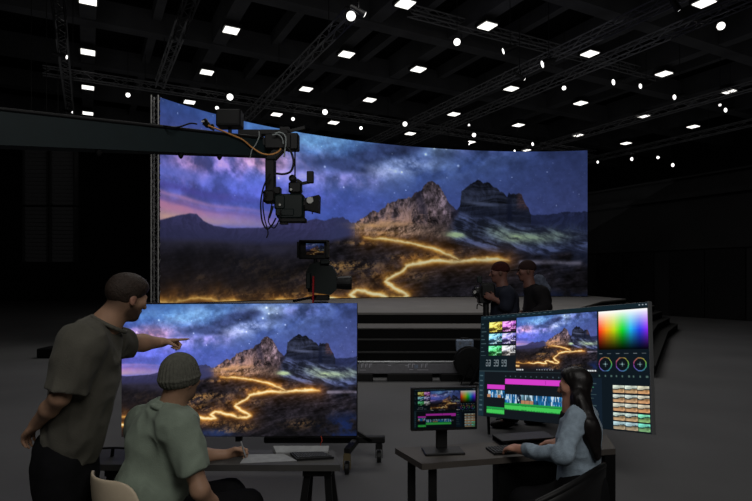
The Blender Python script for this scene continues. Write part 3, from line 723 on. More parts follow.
for sx in (-.4, .4):
    for sy in (-.4, .4):
        b = MB(); b.lathe((m0[0] + sx - .03, m0[1] + .1 + sy, .08), (1, 0, 0), [(0, .06), (.005, .08), (.055, .08), (.06, .06)], 16); b.o('wheel', M['black'], cr)
b = MB(); q = p(230, 119.5); b.box(q, .265, .16, .185, ch=.012); b.box(q + V3(0, -.085, 0), .22, .01, .14); b.tube([q - UP * .09, q - UP * .19], .02, 8); b.o('control_box', M['black'], cr)
b = MB()
for (x, y, r) in [(204.5, 122.5, .028), (207, 126, .03), (211, 127.5, .022)]: b.lathe(p(x, y) - V3(.02, 0, 0), (1, -.2, .4), [(0, r * .6), (.01, r), (.05, r), (.06, r * .5)], 10)
b.bar(p(203, 124), p(214, 130), .025, .02); k = b.o('clamp', M['black'], cr)
b = MB(); b.box(p(204, 122.5) - V3(0, .04, 0), .03, .01, .018, az=(.3, 0, .9)); b.o('clamp_highlight', M['whitemark'], k)  # white box standing in for a highlight on the clamp
# head
b = MB()
b.box(p(264, 133), .54, .10, .055, ch=.008); b.box(p(279, 143), .28, .16, .15, ch=.01); b.box(p(292.5, 142.5), .14, .14, .18, ch=.012); b.bar(p(288, 131.5), p(305, 127.5), .03, .03); b.box(p(252, 137), .22, .1, .05)
b.box(p(285, 130), .10, .08, .05); b.bar(p(262, 139), p(275, 152), .05, .06)
b.o('head_bracket', M['black'], cr)
b = MB(); b.hexa([p(278, 147) + V3(0, k2, 0) if 0 else p(*xy) + V3(0, dy, 0) for xy, dy in (((266, 160), -.05), ((275.5, 160), -.05), ((275.5, 160), .05), ((266, 160), .05), ((278, 146), -.05), ((289, 146), -.05), ((289, 146), .05), ((278, 146), .05))])
b.box(p(270.8, 181), .103, .11, .46, ch=.012); b.box(p(270, 197), .13, .14, .14, ch=.02); b.box(p(277, 191), .09, .1, .08, ch=.01); b.o('drop_column', M['black'], cr)
b = MB(); b.tube([p(295, 150), p(295, 178)], .008, 6); b.o('rod', M['black'], cr)
def cable(name, pts, r, m, parent):
    b = MB(); b.tube(curve(pts, 7), r, 7); return b.o(name, m, parent)
cab = lambda *xy, dy=-.13: [P(x, y, min(zt + dy, armpt(x, .5)[1] - .035) if 150 < x < 285 and y < 156 else zt + dy) for x, y in xy]
cable('orange_cable', cab((208, 125.5), (220, 130), (232, 135), (243, 140), (252, 147.5), (262, 153.5), (271, 154.5), (278, 152), (281, 148.5)), .0085, M['orange'], cr)
cable('grey_cable', cab((275, 133.5), (280, 132.5), (284.5, 135), (286, 141), (285, 150), (284, 157)), .0075, M['greycable'], cr)
cable('grey_cable', cab((272, 135), (278, 134.5), (282, 138), (283.5, 144)), .006, M['greycable'], cr)
cable('grey_cable', cab((259, 131), (259, 137), (256, 144), (252, 150), (250, 158)), .005, M['greycable'], cr)
cable('black_cable', cab((286, 147), (291, 152), (293.5, 162), (291, 171), (284, 174), (276, 173.5)), .012, M['black'], cr)
cable('black_cable', cab((197, 124), (190, 123.5), (178, 127), (165, 126), (150, 124)), .008, M['black'], cr)
cable('black_cable', cab((270, 174), (264, 186), (261, 200), (261, 212), (262.5, 222), (267, 229), (272, 225), (276, 218)), .009, M['black'], cr)
cable('black_cable', cab((266, 190), (263, 203), (264.5, 218), (268, 232), (266.5, 238)), .007, M['black'], cr)
cable('black_cable', cab((272, 203), (270, 214), (268.5, 222), (274, 228), (279, 220), (281, 210)), .007, M['black'], cr)
cable('black_cable', cab((273, 206), (269, 218)), .013, M['black'], cr)
# camera on the crane
cc = thing('cinema_camera', 'black cinema camera hanging from the crane head, with matte box and small monitor', 'camera', p(290, 222))
b = MB(); b.box(p(291, 207), .29, .15, .27, ch=.02); b.box(p(281, 203), .12, .17, .16, ch=.015); b.box(p(286, 213), .20, .165, .08, ch=.01); b.o('body', M['tealbody'], cc)
b = MB(); b.box(p(293, 220.5), .29, .13, .05, ch=.01); b.bar(p(283, 218), p(305, 222), .03, .03); b.box(p(284, 222.5), .08, .1, .04); b.o('base_tray', M['black'], cc)
b = MB(); b.box(p(295.5, 188), .14, .1, .12, ch=.015); b.bar(p(291, 192), p(294, 177), .05, .05); b.lathe(p(293, 179) - V3(0, .06, 0), (0, 1, 0), [(0, .02), (.01, .04), (.09, .04), (.1, .02)], 12); b.bar(p(297, 190), p(301, 193), .05, .06); b.o('top_handle', M['black'], cc)
b = MB(); b.bar(p(297, 180), p(302, 183.5), .035, .035); b.bar(p(302, 183.5), p(310, 182), .03, .03); b.box(p(310.3, 177.3), .075, .05, .13, ch=.008); b.o('monitor', M['black'], cc)
b = MB(); b.lathe(p(302, 205), (1, 0, 0), [(0, .06), (.03, .066), (.06, .066), (.065, .055), (.09, .055)], 18); b.o('lens', M['black'], cc)
b = MB(); b.hexa([p(306, 210) + V3(0, -.08, 0), p(319.5, 213) + V3(0, -.10, 0), p(319.5, 213) + V3(0, .10, 0), p(306, 210) + V3(0, .08, 0), p(306, 199) + V3(0, -.08, 0), p(320, 196) + V3(0, -.10, 0), p(320, 196) + V3(0, .10, 0), p(306, 199) + V3(0, .08, 0)]); b.tube([p(313.3, 211) - V3(0, .09, 0), p(313.3, 215) - V3(0, .09, 0)], .006, 6); mb_ = b.o('matte_box', M['black'], cc)
b = MB(); b.lathe(p(311, 201.5) - V3(0, .09, 0), (0, -1, 0), [(0, .037), (.012, .037), (.016, .03)], 18); b.o('pale_knob', M['lensring'], mb_)
b = MB(); b.lathe(p(281.5, 206) - V3(0, .09, 0), (0, -1, 0), [(0, .012), (.01, .012)], 10); b.lathe(p(292, 190.5) - V3(0, .06, 0), (0, -1, 0), [(0, .014), (.01, .014)], 10); b.o('dial', M['lensring'], cc)

# ------------------------------------------------------------------ studio camera on a pedestal, in front of the wall
zc_ = 7.0; p = lambda x, y: P(x, y, zc_)
sc_ = thing('studio_camera', 'studio camera on a pedestal in front of the video wall, its viewfinder lit', 'camera', (p(320, 0)[0], zc_, 0))
b = MB()
b.add([p(306, 272), p(310, 264), p(322, 261), p(332, 266), p(336.5, 274), p(336.5, 289), p(330, 295), p(308, 292)] , [tuple(range(7, -1, -1))])
b.add([p(*xy) + V3(0, .22, 0) for xy in ((306, 272), (310, 264), (322, 261), (332, 266), (336.5, 274), (336.5, 289), (330, 295), (308, 292))], [tuple(range(8))])
n0 = 0
vs = [p(*xy) for xy in ((306, 272), (310, 264), (322, 261), (332, 266), (336.5, 274), (336.5, 289), (330, 295), (308, 292))]
b.add(vs + [v + V3(0, .22, 0) for v in vs], [(i, (i + 1) % 8, 8 + (i + 1) % 8, 8 + i) for i in range(8)])
b.box(p(309, 281) - V3(0, .03, 0), .06, .1, .2, ch=.01); b.box(p(325, 262), .12, .1, .06, ch=.01); b.o('body', M['tealbody'], sc_)
b = MB(); b.lathe(p(335, 283) + V3(0, .1, 0), (1, 0, 0), [(0, .075), (.08, .085), (.14, .09), (.20, .09), (.21, .08)], 20); b.o('lens', M['black'], sc_)
b = MB(); q0, q1 = p(298.5, 240), p(329, 259); q = (q0 + q1) / 2
b.box(q + V3(0, .05, 0), q1[0] - q0[0], .08, q0[2] - q1[2], ch=.01); b.box(p(299, 250), .03, .16, .2); b.box(p(328, 250), .03, .14, .2); b.bar(p(300, 241) - V3(0, .03, 0), p(328, 241) - V3(0, .03, 0), .1, .02); b.tube([p(315, 259) + V3(0, .05, 0), p(315, 266) + V3(0, .05, 0)], .025, 8); vf = b.o('viewfinder', M['black'], sc_)
flat_screen('viewfinder_screen', p(306, 243.5) - V3(0, .0, 0), p(324, 243.5), p(306, 254.5), lambda u, v: picture(.25 + u * .6, .12 + v * .7) * .8, 60, 36, M['screen_dim'], vf)
b = MB(); b.bar(p(314, 276) - V3(0, .05, 0), p(313.5, 303) - V3(0, .05, 0), .045, .02); b.o('red_strap', M['redstrap'], sc_)
b = MB(); b.box(p(320, 298) + V3(0, .1, 0), .22, .2, .07, ch=.01); b.lathe(p(320, 302) + V3(0, .1, 0), -UP, [(0, .10), (.1, .09), (.12, .07), (1.2, .09)], 18); b.o('pedestal_column', M['black'], sc_)
x = p(320, 0)[0]
b = MB(); b.bar(p(318, 296) + V3(0, .05, 0), p(297, 300) + V3(0, -.3, 0), .03, .03); b.o('pan_bar', M['black'], sc_)
b = MB(); b.lathe((x, zc_ + .1, .06), UP, [(0, .3), (.05, .32), (.12, .3), (.16, .12)], 24); b.o('pedestal_base', M['black'], sc_)
for k in range(3):
    a = k * 2.094 + .5; b = MB(); b.lathe((x + .24 * math.cos(a) - .02, zc_ + .1 + .24 * math.sin(a), .05), (1, 0, 0), [(0, .04), (.005, .05), (.035, .05), (.04, .04)], 14); b.o('wheel', M['blackplastic'], sc_)

# ------------------------------------------------------------------ crew camera, track, reel and case
zk = 6.25; p = lambda x, y: P(x, y, zk)
ck = thing('shoulder_camera', 'black camera rig on a stand at the left of the two crew members', 'camera', (p(486, 0)[0], zk, 0))
b = MB(); b.box(p(487, 291), .16, .16, .16, ch=.015); b.box(p(484, 298), .14, .13, .12, ch=.012); b.bar(p(480, 284), p(493, 284), .04, .03); b.o('body', M['black'], ck)
b = MB(); b.lathe(p(480, 292), (-1, -.1, 0), [(0, .05), (.03, .055), (.06, .05), (.075, .06), (.08, .05)], 16); b.o('lens', M['black'], ck)
b = MB(); b.lathe(p(474, 292) - V3(0, .06, 0), (-1, -.7, 0), [(0, .02), (.006, .02)], 12); b.o('lens_glint', M['lensring'], ck)  # pale disc standing in for a glint at the lens
b = MB(); b.box(p(479.5, 279.5), .055, .03, .07, ch=.006); b.tube([p(480, 283), p(482, 288)], .008, 6); b.o('monitor', M['tealbody'], ck)
b = MB(); b.tube(curve([p(476, 285), p(473.5, 289), p(475, 296), p(479, 300)], 5), .007, 6); b.tube(curve([p(489, 300), p(484, 306), p(478, 304), p(477, 309)], 5), .007, 6); b.o('black_cable', M['black'], ck)
b = MB(); b.tube([p(486, 302), V3(p(486, 0)[0], zk, .75)], .035, 10); b.o('column', M['black'], ck)
for k in range(3):
    a = k * 2.094 + .4; x, y = p(486, 0)[0], zk; b = MB(); b.tube([(x, y, .8), (x + .42 * math.cos(a), y + .42 * math.sin(a), .02)], [.022, .015], 8); b.o('leg', M['black'], ck)

zr = 9.0; p = lambda x, y: P(x, y, zr)
tk = thing('camera_track', 'long low grey camera track with white markings at the foot of the stage steps', 'camera track', (p(420, 0)[0], zr, 0))
x0, x1 = p(338, 0)[0], p(482, 0)[0]
b = MB(); b.box(((x0 + x1) / 2, zr, .20), x1 - x0, .10, .17, ch=.012); b.o('beam', M['trackmetal'], tk)
b = MB(); b.tube([(x0, zr - .03, .305), (x1, zr - .03, .305)], .02, 8); b.o('rail', M['silver'], tk)
for (a, c) in ((340, 373), (387, 432), (440, 478)):
    b = MB(); q0 = p(a, 0)[0]; q1 = p(c, 0)[0]; b.box(((q0 + q1) / 2, zr, .06), q1 - q0, .2, .12, ch=.01); b.o('foot', M['black'], tk)
b = MB()
def stroke(xa, ya, xb, yb, w=.012): b.bar(p(xa, ya) - V3(0, .055, 0), p(xb, yb) - V3(0, .055, 0), .004, w, up=UP) if abs(ya - yb) < .5 else b.bar(p(xa, ya) - V3(0, .055, 0), p(xb, yb) - V3(0, .055, 0), w, .004, up=V3(0, 1, 0))
for gx in (361.5, 365.5, 369.5, 408, 412, 421, 425): 
    stroke(gx, 363.5, gx + 2.6, 363.5); stroke(gx + .3, 363.5, gx + .1, 367); 
    if int(gx) % 2: stroke(gx, 365.3, gx + 2, 365.3, .008)
for (a, c, y) in ((360, 366, 369.5), (409, 413, 369), (417, 428, 369.3), (388, 391, 365), (405, 408, 365)): stroke(a, y, c, y, .008)
b.o('white_markings', M['whitemark'], tk)
b = MB(); q0 = p(416, 366) - V3(0, .053, 0); b.box(q0, .06, .004, .06); b.o('blue_patch', M['bluecase'], tk)

q = P(469.5, 362, 8.72); rl = thing('cable_reel', 'round black cable reel standing by the right end of the track', 'reel', (q[0], q[1], 0))
b = MB()
for s in (-.1, .08): b.lathe(q + V3(0, s, 0), (0, 1, 0), [(0, .235), (.006, .245), (.014, .245), (.02, .235)], 28)
b.o('flange', M['black'], rl)
b = MB(); b.lathe(q + V3(0, -.08, 0), (0, 1, 0), [(0, .17), (.02, .19), (.08, .19), (.14, .19), (.16, .17)], 24); b.o('wound_cable', M['blackplastic'], rl)
b = MB(); 
for s in (-1, 1): b.tube([q + V3(0, .12 * s, 0), V3(q[0] - .16, q[1] + .14 * s, .015), V3(q[0] + .16, q[1] + .14 * s, .015), q + V3(0, .12 * s, 0)], .013, 6)
b.tube([q - V3(0, .12, 0), q + V3(0, .12, 0)], .02, 8); b.o('stand', M['blackplastic'], rl)
q = P(465, 352, 9.5); q[2] = .4
cs = thing('equipment_case', 'small blue grey equipment case on the stage step behind the reel', 'case', (q[0], 9.53, .4))
b = MB(); b.box((q[0], 9.53, .4 + .11), .30, .11, .20, ch=.015); b.o('box', M['bluecase'], cs)
b = MB(); b.tube([(q[0] - .06, 9.53, .60), (q[0] - .06, 9.53, .64), (q[0] + .06, 9.53, .64), (q[0] + .06, 9.53, .60)], .01, 6); b.o('handle', M['black'], cs)
b = MB()
for s in (-.09, .09): b.box((q[0] + s, 9.47, .55), .03, .012, .04)
b.o('latch', M['silver'], cs)

# ------------------------------------------------------------------ left desk
DH = .74
def on(px, py, h=DH):
    """where a spot of the picture lies on a level surface at height h"""
    return P(px, py, F * (CAMH - h) / (py - HY))
d1 = thing('desk', 'dark grey trestle desk at left with papers and keyboard on it', 'desk', (-.8, 2.93, 0))
nl, nr, fr_, fl_ = V3(-1.5, 2.80, 0), on(340, 465), on(334, 450.5), V3(-1.52, 3.06, 0)
b = MB(); b.prism([(q[0], q[1]) for q in (nl, nr, fr_, fl_)], DH - .032, DH); b.o('tabletop', M['desk1'], d1)
for cx_, nm in ((-.305, 0), (-1.33, 1)):
    b = MB(); b.box((cx_, 2.93, DH - .052), .15, .20, .04); tr_ = b.o('trestle', M['black'], d1)
    for sx in (-1, 1):
        for yy in (2.86, 3.0):
            b = MB(); b.bar((cx_ + sx * .052, yy, DH - .06), (cx_ + sx * .12 + (.02 if yy > 2.9 else -.03), yy, 0), .035, .03, up=V3(0, 1, 0)); b.o('leg', M['black'], tr_)
def sheet(name, corners, label, m, cat='paper', th=.002, h=DH):
    q = [on(x, y, h) for x, y in corners]; b = MB(); b.prism([(v[0], v[1]) for v in q], h, h + th); return tag(b.o(name, m), label, cat)
sheet('paper_sheet', [(240, 463.5), (297, 461), (284, 454.2), (246, 454.8)], 'large white paper sheet under the writing hand on the left desk', M['paper'])
b = MB(); q = [on(276, 453.6), on(328, 452.6), on(329, 451.2), on(273, 451.2)]
b.prism([(v[0], v[1]) for v in q], DH, DH + .006); qq = [v + UP * (DH - v[2]) for v in q]
b.hexa([qq[0] + UP * .006, qq[1] + UP * .006, qq[2] + UP * .006, qq[3] + UP * .006, qq[0] + UP * .008, qq[1] + UP * .008, qq[2] + UP * .03, qq[3] + UP * .03])
tag(b.o('paper_stack', M['paper']), 'thin tilted white paper stack at the back edge of the left desk', 'paper')
kq = [on(297, 461), on(334, 459), on(323, 454.2), on(290, 454.6)]
kb = thing('keyboard', 'dark keyboard on the left desk, right of the white paper sheet', 'keyboard', np.mean(kq, 0))
b = MB(); b.prism([(v[0], v[1]) for v in kq], DH, DH + .012); b.o('keyboard_body', M['blackplastic'], kb)
def keys(kq, top, parent, nx, ny):
    b = MB()
    for i in range(nx):
        for j in range(ny):
            c = []
            for (a, e) in ((.12, .12), (.88, .12), (.88, .88), (.12, .88)):
                u = .03 + .94 * (i + a) / nx; v = .06 + .88 * (j + e) / ny
                q = kq[0] * (1 - u) * (1 - v) + kq[1] * u * (1 - v) + kq[2] * u * v + kq[3] * (1 - u) * v; c.append(q)
            b.hexa([V3(q[0], q[1], top) for q in c] + [V3(q[0], q[1], top + .005) for q in c])
    k = b.o('keys', M['key'], parent); k['kind'] = 'stuff'
keys(kq, DH + .012, kb, 13, 4)
wr = thing('wire_rack', 'black wire rack at the left end of the desk, behind the standing man', 'rack', (P(112, 465, 2.93)[0], 2.93, DH))
b = MB(); pw = lambda x, y: P(x, y, 2.93)
b.tube(curve([pw(94, 449.5), pw(104, 448.2), pw(116, 447.8), pw(130, 448.5)], 5), .006, 6); b.o('top_wire', M['black'], wr)
b = MB(); b.tube([pw(113, 448), pw(112, 457), V3(pw(112, 0)[0], 2.93, DH)], .009, 8); b.o('post', M['black'], wr)
b = MB(); b.tube([pw(94, 457), pw(107, 462), pw(114, 463)], .009, 6); b.tube([pw(112, 460), pw(130, 460)], .006, 6); b.o('lower_wire', M['black'], wr)

# ------------------------------------------------------------------ right desk
d2 = thing('desk', 'dark brown desk at right with computer monitor, panels below', 'desk', (.8, 3.05, 0))
nl, nr = on(422, 464), V3(1.34, 3.06, 0); fl2 = on(395, 448); fr2 = V3(1.40, 3.32, 0)
b = MB(); b.prism([(q[0], q[1]) for q in (nl, nr, fr2, fl2)], DH - .032, DH); b.o('tabletop', M['desk2'], d2)
for (px, y) in ((411.5, 3.02), (432.5, 2.90)):
    x = P(px, 0, y)[0]; b = MB(); b.box((x, y, (DH - .032) / 2), .042, .042, DH - .032); b.o('leg', M['black'], d2)
b = MB(); b.hexa([V3(.66, 2.95, 0), V3(1.25, 3.07, 0), V3(1.27, 3.26, 0), V3(.68, 3.19, 0)] + [q + UP * (DH - .032) for q in (V3(.66, 2.95, 0), V3(1.25, 3.07, 0), V3(1.27, 3.26, 0), V3(.68, 3.19, 0))]); b.o('drawer_block', M['blackmatte'], d2)
b = MB(); b.hexa([V3(1.275, 3.045, 0), V3(1.34, 3.06, 0), V3(1.40, 3.32, 0), V3(1.335, 3.31, 0)] + [q + UP * (DH - .032) for q in (V3(1.275, 3.045, 0), V3(1.34, 3.06, 0), V3(1.40, 3.32, 0), V3(1.335, 3.31, 0))]); b.o('side_panel', M['blackmatte'], d2)
mo = thing('computer_monitor', 'small black computer monitor on the left end of the right desk', 'monitor', (P(443, 0, 3.0)[0], 3.02, DH))
tl, tr = P(411, 388, 2.95), P(477.3, 389, 2.99); mh = 43.5 / F * 2.95; mx_ = nrm(tr - tl); my_ = nrm(np.cross(UP, mx_))
mx_ = nrm(V3(mx_[0], mx_[1], 0)); my_ = nrm(np.cross(UP, mx_)); mw = np.linalg.norm((tr - tl)[:2]); tr = tl + mx_ * mw
flat_screen('screen', tl + mx_ * .016 - UP * .010 - my_ * .001, tr - mx_ * .010 - UP * .010 - my_ * .001, tl + mx_ * .016 - UP * (mh - .016) - my_ * .001, ui_at, 150, 84, M['screen_dim'], mo)
mc = (tl + tr) / 2 - UP * mh / 2
b = MB(); b.box(mc + my_ * .014, mw, .026, mh, mx_, my_, UP, ch=.004); b.box(mc + my_ * .035, mw * .5, .03, mh * .5, mx_, my_, UP, ch=.006); b.o('monitor_case', M['bezel'], mo)
sb = P(442, 0, 3.02); b = MB(); b.box((sb[0], 3.045, (DH + mc[2]) / 2 + .01), .062, .022, mc[2] - DH, mx_, my_, UP, ch=.004); b.o('stand', M['blackplastic'], mo)
b = MB(); b.box((P(443, 0, 3.0)[0], 3.0, DH + .006), .22, .12, .012, mx_, my_, UP, ch=.004); b.o('stand_base', M['blackplastic'], mo)
kc = on(511, 450.5); kd = nrm(nr - nl); kd = V3(kd[0], kd[1], 0); kn = nrm(np.cross(UP, kd))
kq = [kc + kd * a * .15 + kn * e * .055 for a, e in ((-1, -1), (1, -1), (1, 1), (-1, 1))]
kb2 = thing('keyboard', "black keyboard under the typing woman's hand on the right desk", 'keyboard', kc)
b = MB(); b.prism([(v[0], v[1]) for v in kq], DH, DH + .012); b.o('keyboard_body', M['blackplastic'], kb2)
keys(kq, DH + .012, kb2, 13, 4)
b = MB(); tc = V3(.86, 3.19, DH + .03)
b.box(tc, .33, .13, .008, kd, kn, UP); tray = None
b.box(tc - UP * .026, .33, .13, .008, kd, kn, UP)
for s in (-1, 1): b.box(tc + kd * s * .161 - UP * .013, .008, .13, .03, kd, kn, UP)
b.box(tc + kn * .061 - UP * .013, .33, .008, .03, kd, kn, UP)
tag(b.o('desk_tray', M['blackplastic']), 'low dark tray on the right desk, behind the keyboard', 'tray')

# ------------------------------------------------------------------ figures: smooth bodies grown from joints
def _bounds(pr):
    lo, hi = V3(9e9, 9e9, 9e9), V3(-9e9, -9e9, -9e9)
    for q in pr:
        if q[0] == 'c': pts = [(q[1], q[3]), (q[2], q[4])]
        elif q[0] == 'e': pts = [(q[1], max(q[2]))]
        elif q[0] == 'g': l2, h2 = _bounds(q[1]); lo = np.minimum(lo, l2); hi = np.maximum(hi, h2); continue
        else: continue
        for c, r in pts: lo = np.minimum(lo, np.asarray(c) - r); hi = np.maximum(hi, np.asarray(c) + r)
    return lo, hi
def smin(a, b, k): h = np.maximum(k - np.abs(a - b), 0) / k; return np.minimum(a, b) - h * h * k * .25
def sdf_grid(pr, lo, h, shape):
    D = np.full(shape, .3, np.float32); lo = np.asarray(lo)
    def sub(l2, h2, m):
        i0 = np.clip(np.floor((l2 - m - lo) / h).astype(int), 0, np.array(shape)); i1 = np.clip(np.ceil((h2 + m - lo) / h).astype(int) + 1, 0, np.array(shape)); return i0, i1
    def axes(i0, i1): return [(lo[k] + h * np.arange(i0[k], i1[k])).astype(np.float32).reshape([-1 if j == k else 1 for j in range(3)]) for k in range(3)]
    for q in pr:
        if q[0] in ('c', 'e', 'g'):
            l2, h2 = _bounds([q]); k = q[-1]; i0, i1 = sub(l2, h2, k + 3 * h)
            if np.any(i1 - i0 < 2): continue
            S = tuple(slice(a, b) for a, b in zip(i0, i1)); x, y, z = axes(i0, i1)
            if q[0] == 'c':
                a, b = np.asarray(q[1], float), np.asarray(q[2], float); ba = b - a; dx, dy, dz = x - a[0], y - a[1], z - a[2]
                t = np.clip((dx * ba[0] + dy * ba[1] + dz * ba[2]) / (np.dot(ba, ba) + 1e-12), 0, 1)
                d = np.sqrt((dx - t * ba[0]) ** 2 + (dy - t * ba[1]) ** 2 + (dz - t * ba[2]) ** 2) - (q[3] + (q[4] - q[3]) * t)
            elif q[0] == 'e':
                c, r, ax = np.asarray(q[1], float), q[2], q[3]; dx, dy, dz = x - c[0], y - c[1], z - c[2]
                l = [dx * v[0] + dy * v[1] + dz * v[2] for v in ax]
                k0 = np.sqrt(sum((l[i] / r[i]) ** 2 for i in range(3))); k1 = np.sqrt(sum((l[i] / r[i] ** 2) ** 2 for i in range(3))) + 1e-6; d = k0 * (k0 - 1) / k1
            else:
                d = sdf_grid(q[1], lo + h * i0, h, tuple(i1 - i0))
            D[S] = smin(D[S], d, k)
        elif q[0] == 'p':      # keep the side the normal points away from
            n = nrm(q[2]); x, y, z = axes(np.zeros(3, int), np.array(shape)); d = (x - q[1][0]) * n[0] + (y - q[1][1]) * n[1] + (z - q[1][2]) * n[2]
            k = q[3]; D = -smin(-D, -d.astype(np.float32), k) if k else np.maximum(D, d)
        elif q[0] == '-c':
            a, b = np.asarray(q[1], float), np.asarray(q[2], float); k = q[5]; r = max(q[3], q[4])
            i0, i1 = sub(np.minimum(a, b) - r, np.maximum(a, b) + r, k + 2 * h)
            if np.any(i1 - i0 < 2): continue
            S = tuple(slice(m, n) for m, n in zip(i0, i1)); x, y, z = axes(i0, i1); ba = b - a; dx, dy, dz = x - a[0], y - a[1], z - a[2]
            t = np.clip((dx * ba[0] + dy * ba[1] + dz * ba[2]) / (np.dot(ba, ba) + 1e-12), 0, 1)
            d = np.sqrt((dx - t * ba[0]) ** 2 + (dy - t * ba[1]) ** 2 + (dz - t * ba[2]) ** 2) - (q[3] + (q[4] - q[3]) * t)
            D[S] = -smin(-D[S], d, k)
    return D
def nets(D, lo, h):
    S = D < 0; nx, ny, nz = D.shape
    cs = np.zeros((nx - 1, ny - 1, nz - 1), np.int8)
    for a in (0, 1):
        for b_ in (0, 1):
            for c in (0, 1): cs += S[a:nx - 1 + a, b_:ny - 1 + b_, c:nz - 1 + c]
    act = (cs > 0) & (cs < 8); ii = np.argwhere(act); idx = np.full(act.shape, -1, np.int64); idx[act] = np.arange(len(ii))
    acc = np.zeros((len(ii), 3)); n = np.zeros(len(ii))
    corners = [(a, b_, c) for a in (0, 1) for b_ in (0, 1) for c in (0, 1)]
    for p in corners:
        for ax in range(3):
            if p[ax]: continue
            q = list(p); q[ax] = 1
            d0 = D[ii[:, 0] + p[0], ii[:, 1] + p[1], ii[:, 2] + p[2]]; d1 = D[ii[:, 0] + q[0], ii[:, 1] + q[1], ii[:, 2] + q[2]]
            m = (d0 < 0) != (d1 < 0); t = np.where(m, d0 / np.where(m, d0 - d1, 1), 0)
            pos = np.array(p, float)[None].repeat(len(ii), 0); pos[:, ax] += t; acc += pos * m[:, None]; n += m
    v = (ii + acc / n[:, None]) * h + np.asarray(lo)
    fs = []
    for ax in range(3):
        sl0 = [slice(None)] * 3; sl1 = [slice(None)] * 3; sl0[ax] = slice(0, -1); sl1[ax] = slice(1, None)
        a = S[tuple(sl0)]; b_ = S[tuple(sl1)]; e = np.argwhere(a != b_); o1, o2 = (ax + 1) % 3, (ax + 2) % 3
        ok = (e[:, o1] > 0) & (e[:, o2] > 0) & (e[:, o1] < D.shape[o1] - 1) & (e[:, o2] < D.shape[o2] - 1); e = e[ok]
        def at(d1_, d2_):
            q = e.copy(); q[:, o1] -= d1_; q[:, o2] -= d2_; return idx[q[:, 0], q[:, 1], q[:, 2]]
        f = np.stack([at(1, 1), at(0, 1), at(0, 0), at(1, 0)], 1); flip = ~a[tuple(e.T)]; f[flip] = f[flip][:, ::-1]; fs.append(f)
    return v, np.concatenate(fs)
def grow(name, pr, m, parent=None, h=.006, disp=None, colfn=None, pad=.03):
    lo, hi = _bounds(pr); lo = lo - pad; hi = hi + pad; shape = tuple(np.ceil((hi - lo) / h).astype(int) + 1)
    D = sdf_grid(pr, lo, h, shape)
    if disp is not None:
        k = np.argwhere(np.abs(D) < .04); p = k * h + lo; D[tuple(k.T)] += disp(p[:, 0], p[:, 1], p[:, 2])
    v, f = nets(D, lo, h)
    # one gentle smoothing pass keeps the surface free of grid marks
    for _ in range(2):
        acc = np.zeros_like(v); n = np.zeros(len(v))
        for a in range(4):
            b_ = (a + 1) % 4; np.add.at(acc, f[:, a], v[f[:, b_]]); np.add.at(n, f[:, a], 1); np.add.at(acc, f[:, b_], v[f[:, a]]); np.add.at(n, f[:, b_], 1)
        v = v * .5 + acc / np.maximum(n, 1)[:, None] * .5
    return mk(name, v, f, m, parent, smooth=True, cols=None if colfn is None else colfn(v))
def folds(amp=.012, sx=9., sz=5., ax=None):
    def fn(x, y, z):
        w = vn3(x * 5 + 3, y * 5, z * 5 + 7) * 1.6
        a = 1 - np.abs(2 * vn3(x * sx + w, y * sx + 11, z * sz + w) - 1); b_ = 1 - np.abs(2 * vn3(x * sx * 2.1 + 5, y * sx * 2.1, z * sz * 2.3 + w * 2) - 1)
        return (amp * (.62 - a) + amp * .45 * (.62 - b_)).astype(np.float32)
    return fn
def frame(f, up=UP): f = nrm(f); r = nrm(np.cross(f, up)); return r, f, np.cross(r, f)
def head(C, f, up=UP, s=1., nose=True):
    r, f, u = frame(f, up); ax = (r, f, u); L = lambda x, y, z: C + (r * x + f * y + u * z) * s
    e = lambda c, rad, k: ('e', L(*c), tuple(q * s for q in rad), ax, k * s)
    pr = [e((0, -.012, .032), (.074, .094, .084), .02), e((0, .034, -.035), (.055, .060, .072), .04), e((0, .066, -.088), (.028, .026, .022), .03), e((0, .082, .022), (.048, .016, .014), .02),
          e((.045, .06, -.012), (.022, .028, .022), .02), e((-.045, .06, -.012), (.022, .028, .022), .02)]
    pr += [('-c', L(.032, .100, .004), L(.032, .104, .004), .012 * s, .012 * s, .012 * s), ('-c', L(-.032, .100, .004), L(-.032, .104, .004), .012 * s, .012 * s, .012 * s)]
    pr += [e((.031, .081, .003), (.012, .012, .010), .004), e((-.031, .081, .003), (.012, .012, .010), .004)]
    pr += [('c', L(0, .092, .012), L(0, .113, -.026), .008 * s, .014 * s, .014 * s), e((0, .092, -.050), (.022, .010, .006), .008), e((0, .090, -.061), (.020, .010, .006), .006)]
    for q in (-1, 1): pr += [e((q * .075, -.004, -.006), (.008, .018, .027), .008), e((q * .076, -.002, -.027), (.008, .010, .010), .008), ('-c', L(q * .086, .002, -.002), L(q * .09, .002, -.002), .008 * s, .008 * s, .006 * s)]
    blobs = [(L(.031, .092, .003), .011 * s, (196, 190, 184)), (L(-.031, .092, .003), .011 * s, (196, 190, 184)), (L(.031, .095, .003), .0055 * s, (30, 22, 18)), (L(-.031, .095, .003), .0055 * s, (30, 22, 18)), (L(0, .1, -.054), .020 * s, (140, 84, 76)),
             (L(.032, .098, .026), .014 * s, (58, 42, 34)), (L(-.032, .098, .026), .014 * s, (58, 42, 34)), (L(.078, -.004, -.01), .03 * s, (156, 112, 94)), (L(-.078, -.004, -.01), .03 * s, (156, 112, 94))]
    return pr, blobs, L, ax
def skin_cols(base, blobs):
    def fn(v):
        c = np.tile(lin(base), (len(v), 1)); c = c * (.92 + .16 * vn3(v[:, 0] * 30, v[:, 1] * 30, v[:, 2] * 30))[:, None]
        for (p, r, k) in blobs:
            d = np.linalg.norm(v - p, axis=1); w = np.clip((r - d) / (r * .45) + .0, 0, 1)[:, None]; c = c * (1 - w) + lin(k) * w
        return c
    return fn
